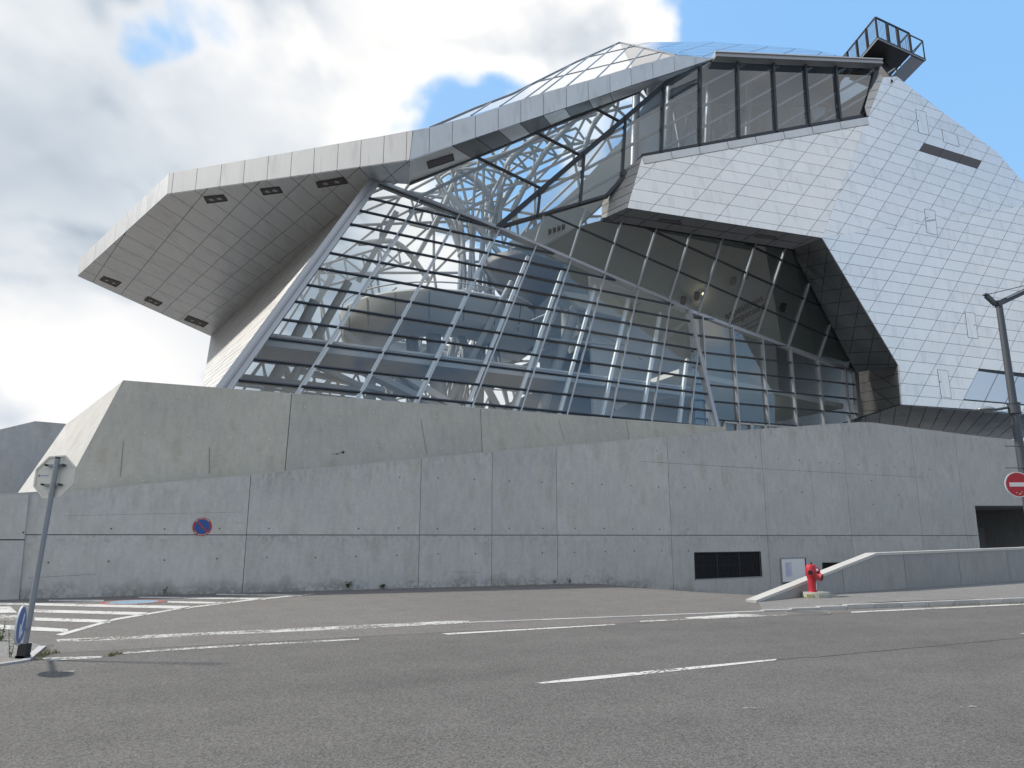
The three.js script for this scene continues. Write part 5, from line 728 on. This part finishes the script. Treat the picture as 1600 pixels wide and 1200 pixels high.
{ // red hydrant on its concrete ring
  const b = E(1271, 938), t = thing('fire_hydrant', 'red fire hydrant standing on a round concrete base on the pavement', 'fire hydrant', b.clone()); const ht = concreteTex.clone(); ht.repeat.set(3, 2); ht.needsUpdate = true; const red = std(0.80, 0.030, 0.060, 0.55, 0, { map: ht }), red2 = std(0.88, 0.10, 0.12, 0.6, 0, { map: ht }), S = 0.00072 * 0 + 19.9 / F; const y0 = 0.10;
  const base = (() => { const g = new THREE.CylinderGeometry(0.36, 0.38, 0.13, 28, 1); const a = g.attributes.position; for (let i = 0; i < a.count; i++) { const k = 1 + 0.06 * (fbm(a.getX(i) * 6, a.getY(i) * 9, a.getZ(i) * 6, 3) - 0.5); a.setX(i, a.getX(i) * k); a.setZ(i, a.getZ(i) * k); } g.computeVertexNormals(); g.translate(b.x + 0.10, y0 + 0.055, b.z); return g; })(); put('concrete_base', base, concrete(0.33, 0.33, 0.29), t);
  for (const [dx, w] of [[-0.28, 0.17], [0.0, 0.24], [0.27, 0.25]]) { const p = b.clone().add(V(dx, y0 + 0.02, 0.34 - Math.abs(dx) * 0.35)); put('base_stone', box3(p, p.clone().add(V(w, 0, dx > 0 ? -0.05 : 0.03)), 0.11, 0.12, UP), dx < 0 ? concrete(0.40, 0.38, 0.22) : concrete(0.30, 0.31, 0.29), t); }
  const prof = [[0.001, 0.10], [0.15, 0.10], [0.15, 0.125], [0.118, 0.145], [0.104, 0.17], [0.107, 0.45], [0.125, 0.52], [0.135, 0.60], [0.15, 0.66], [0.148, 0.74], [0.135, 0.78], [0.128, 0.83], [0.10, 0.86], [0.05, 0.87], [0.001, 0.87]].map(([r, y]) => new THREE.Vector2(r, y)); const lg = new THREE.LatheGeometry(prof, 28); lg.translate(b.x, y0 - 0.02, b.z); put('barrel', lg, red, t);
  put('operating_stem', merge([rod(b.clone().add(V(0.02, 0.94, 0)), b.clone().add(V(0.02, 1.0, 0)), 0.028, 0.024, 4)]), M.black, t);
  const nozzle = (dir, y, r, l, mat, dark) => { const d = dir.clone().normalize(), p = b.clone().add(V(0, y, 0)); const n = put('nozzle', merge([rod(p, p.clone().addScaledVector(d, l), r * 0.9, r, 20), rod(p.clone().addScaledVector(d, l * 0.72), p.clone().addScaledVector(d, l), r * 1.12, r * 1.12, 20)]), mat, t); if (dark) put('opening', rod(p.clone().addScaledVector(d, l - 0.005), p.clone().addScaledVector(d, l + 0.006), r * 0.72, r * 0.72, 16), M.black, n); const k = put('lug', merge([0, 2.1, 4.2].map(a => { const u = UP.clone().applyAxisAngle(d, a); return box3(p.clone().addScaledVector(d, l * 0.86).addScaledVector(u, r), p.clone().addScaledVector(d, l * 0.86).addScaledVector(u, r + 0.03), 0.03, 0.03, d); })), mat, n); };
  nozzle(V(-0.42, -0.12, 0.9), 0.765, 0.075, 0.24, red2, true); nozzle(V(0.72, -0.22, 0.68), 0.665, 0.088, 0.29, red2, true); nozzle(V(0.95, -0.05, -0.3), 0.78, 0.072, 0.24, red, false);
  const wsp = b.clone().add(V(0.12, 0.80, 0.10)); const wg = new THREE.SphereGeometry(0.04, 12, 8); wg.translate(wsp.x, wsp.y, wsp.z); put('white_mark', wg, M.white, t); put('white_strip', box3(b.clone().add(V(0.085, 0.28, 0.062)), b.clone().add(V(0.09, 0.47, 0.062)), 0.03, 0.01, V(0.8, 0, 0.6)), M.white, t);
}
{ // street lamp at the right edge
  const d = 20, top = at(1560, 470, d), b = top.clone().setY(0.1), t = thing('street_lamp', 'tall dark grey street lamp post with forked top and a small side lamp', 'street lamp', b.clone()), mt = std(0.075, 0.085, 0.10, 0.5, 0.4);
  put('pole', rod(b, top, 0.135, 0.085, 24), mt, t); put('pole_base', rod(b, b.clone().add(V(0, 0.5, 0)), 0.16, 0.15, 20), mt, t);
  const P = planeN(top, V(0, 0, 1)), h = (x, y) => hit(x, y, P); const arm = put('upper_arm', merge([box3(h(1556, 476), h(1541, 462), 0.10, 0.12, V(0, 0, 1)), box3(h(1557, 476), h(1680, 418), 0.16, 0.22, V(0, 0, 1))]), mt, t); put('lamp_tray', box3(h(1568, 468), h(1690, 411), 0.05, 0.34, V(0, 0, 1)), std(0.30, 0.31, 0.33, 0.4, 0.4), arm); put('tie_rod', rod(h(1539, 461), h(1690, 425), 0.012, 0.012, 6), mt, arm); put('arm_tip', box3(h(1537.5, 460), h(1543, 461.5), 0.05, 0.14, V(0, 0, 1)), mt, arm);
  const cy = at(1584, 638, d).y, pc = b.clone().setY(cy); put('collar', merge([rod(pc.clone().add(V(0, -0.12, 0)), pc.clone().add(V(0, 0.12, 0)), 0.155, 0.155, 24), rod(pc.clone().add(V(0, 0.12, 0)), pc.clone().add(V(0, 0.15, 0)), 0.17, 0.17, 24), rod(pc.clone().add(V(0, -0.15, 0)), pc.clone().add(V(0, -0.12, 0)), 0.17, 0.17, 24)]), mt, t);
  const la = h(1556, 640), lb = h(1577, 636.5); put('lamp_arm', rod(la, lb, 0.035), mt, t); const lg = new THREE.SphereGeometry(0.26, 24, 14, 0, 6.2832, 0, Math.PI / 2); lg.scale(1, 0.42, 0.6); const lc = h(1541, 640.5); lg.translate(lc.x, lc.y, lc.z); const lh = put('lamp_head', lg, std(0.32, 0.33, 0.34, 0.35, 0.5), t); const gl = new THREE.SphereGeometry(0.235, 20, 10, 0, 6.2832, Math.PI / 2, Math.PI / 2); gl.scale(1, 0.22, 0.58); gl.translate(lc.x, lc.y, lc.z); put('lamp_glass', gl, std(0.12, 0.13, 0.14, 0.15), lh); put('lamp_rim', (() => { const g = new THREE.CylinderGeometry(0.27, 0.27, 0.035, 28); g.scale(1, 1, 0.6); g.translate(lc.x, lc.y, lc.z); return g; })(), mt, lh);
  for (const y of [697, 731]) { const a = at(1571, y, d - 0.1), e = at(1612, y + 0.5, d - 0.1); put('strap', rod(a, e, 0.012, 0.012, 6), mt, t); }
  // no entry sign hung on the post
  const c = at(1591, 757, 19.8), n = V(-0.06, 0, 1).normalize(), ex = UP.clone().cross(n).normalize(); const s = thing('no_entry_sign', 'round red no entry sign with a white bar hung on the street lamp post', 'road sign', c.clone()); const disc = (r, z) => { const L = []; for (let i = 0; i < 56; i++) { const a = i / 56 * 6.2832; L.push(c.clone().addScaledVector(ex, Math.cos(a) * r).addScaledVector(UP, Math.sin(a) * r).addScaledVector(n, z)); } return L; };
  put('plate', plate(disc(0.345, 0), -0.02, 0.0), std(0.60, 0.60, 0.60, 0.5), s); put('red_face', plate(disc(0.318, 0.004), 0, 0), std(0.40, 0.012, 0.022, 0.4), s); const q = (u, v) => c.clone().addScaledVector(ex, u).addScaledVector(UP, v).addScaledVector(n, 0.008); put('white_bar', plate([q(-0.235, 0.055), q(0.235, 0.055), q(0.235, -0.055), q(-0.235, -0.055)], 0, 0.002), std(0.66, 0.66, 0.66, 0.4), s);
  for (const [u, v, w] of [[-0.09, -0.225, 0.03], [0.0, -0.245, 0.05], [0.06, -0.20, 0.02], [-0.02, -0.27, 0.03]]) put('sticker_scrap', box3(q(u, v), q(u + w, v + 0.01), 0.02, 0.003, n), std(0.6, 0.58, 0.5, 0.7), s); put('sign_clamp', box3(c.clone().addScaledVector(n, -0.03), c.clone().addScaledVector(n, -0.16), 0.2, 0.06, UP), mt, s);
}
// weeds: clumps of small pointed leaves on stems
const leafM = [std(0.055, 0.105, 0.030, 0.8), std(0.075, 0.125, 0.040, 0.8), std(0.11, 0.13, 0.05, 0.85)];
function weed(px, py, h, spread, n, label, m = 0, d, stems = 3) {
  const b = d ? hit(px, py, d).clone() : E(px, py), t = thing('weed', label, 'plant', b.clone()); const leaf = [], stem = [];
  for (let s = 0; s < stems; s++) { const a = rr(0, 6.28), tip = b.clone().add(V(Math.cos(a) * spread * rr(0.2, 0.8), h * rr(0.6, 1), Math.sin(a) * spread * 0.5)); stem.push(rod(b.clone().add(V(Math.cos(a) * 0.01, -0.01, 0)), tip, 0.006, 0.003, 5)); for (let i = 0; i < n; i++) { const k = rr(0.12, 1), p = lerp(b, tip, k), th = rr(0, 6.28), el = rr(-0.1, 0.8), L = spread * rr(0.25, 0.55) * (1.2 - 0.6 * k), w = L * rr(0.22, 0.34), dv = V(Math.cos(th) * Math.cos(el), Math.sin(el), Math.sin(th) * Math.cos(el)), sd = dv.clone().cross(UP).normalize().multiplyScalar(w), mid = p.clone().addScaledVector(dv, L * 0.5).add(V(0, 0.02 * L, 0)), e = p.clone().addScaledVector(dv, L).add(V(0, -0.15 * L, 0)); const l = mid.clone().add(sd), r = mid.clone().sub(sd); leaf.push(tri([p, l, mid, l, e, mid, p, mid, r, mid, e, r].flatMap(q => [q.x, q.y, q.z]), null, new Array(24).fill(0))); } }
  put('stem', merge(stem), leafM[2], t); const lf = put('foliage', merge(leaf), leafM[m], t); lf.userData.kind = 'stuff'; return t;
}
const gy = (px, py) => { const p = hit(px, py, Pwall); return p; };
const wallFoot = planeN(wallO.clone().addScaledVector(wallN, 0.12), wallN);
weed(16, 1030, 0.42, 0.14, 26, 'tall spiky weed beside the foot of the leaning sign post', 0, null, 2); weed(2, 1004, 0.34, 0.16, 20, 'weed cut by the left edge of the picture', 1, null, 3);
weed(543, 918.5, 0.24, 0.26, 22, 'largest green weed at the foot of the long wall', 0, wallFoot, 4); weed(598, 917.5, 0.13, 0.24, 20, 'low weed at the wall foot, right of the largest one', 0, wallFoot, 4); weed(867, 911, 0.14, 0.16, 16, 'left of two weeds at the wall foot near the centre', 1, wallFoot, 3); weed(890, 911, 0.2, 0.15, 16, 'right of two weeds at the wall foot near the centre', 0, wallFoot, 3); weed(256, 929, 0.26, 0.2, 10, 'thin weed at the wall foot behind the painted blue disc', 2, wallFoot, 3); weed(1003, 921, 0.08, 0.2, 10, 'tiny weed at the wall foot where the ground starts to fall', 0, wallFoot, 3);
weed(1249, 938, 0.10, 0.14, 14, 'dry weed on the left of the hydrant base', 2, null, 4);
{ // dry grass tufts along kerbs and joints: nobody could count the blades
  const L = []; const blade = (p, h, w) => { const a = rr(0, 6.28), lean = V(Math.cos(a), 0, Math.sin(a)).multiplyScalar(h * rr(0.2, 0.9)), s = V(-Math.sin(a), 0, Math.cos(a)).multiplyScalar(w); L.push(tri([p.clone().sub(s), p.clone().add(s), p.clone().add(lean).setY(p.y + h)].flatMap(q => [q.x, q.y, q.z]), null, [0, 0, 1, 0, 0, 1])); };
  for (const [x0, y0, x1, y1, n, h] of [[58, 1027, 90, 1020, 90, 0.10], [168, 1026, 190, 1022, 80, 0.07], [60, 1033, 76, 1018, 60, 0.08], [1430, 949.5, 1600, 942.5, 220, 0.06], [120, 1001, 200, 997, 60, 0.04], [1250, 939, 1262, 939, 60, 0.12]]) for (let i = 0; i < n; i++) { const k = rnd(); blade(E(x0 + (x1 - x0) * k + rr(-4, 4), y0 + (y1 - y0) * k + rr(-1, 1)), h * rr(0.4, 1), 0.006); }
  for (let i = 0; i < 260; i++) { const x = rr(60, 1050), p = hit(x, 917 + (x < 430 ? (430 - x) * 0.045 : 0), wallFoot); p.y = groundH(p.x, p.z); if (fbm(x * 0.02, 1, 1, 2) > 0.48) blade(p, rr(0.03, 0.10), 0.008); }
  const g = put('dry_grass', merge(L), std(0.17, 0.155, 0.075, 0.9), scene); tag(g, 'sparse dry grass along the kerbs and the foot of the wall', 'grass', null, 'stuff');
}
renderer.render(scene, camera);
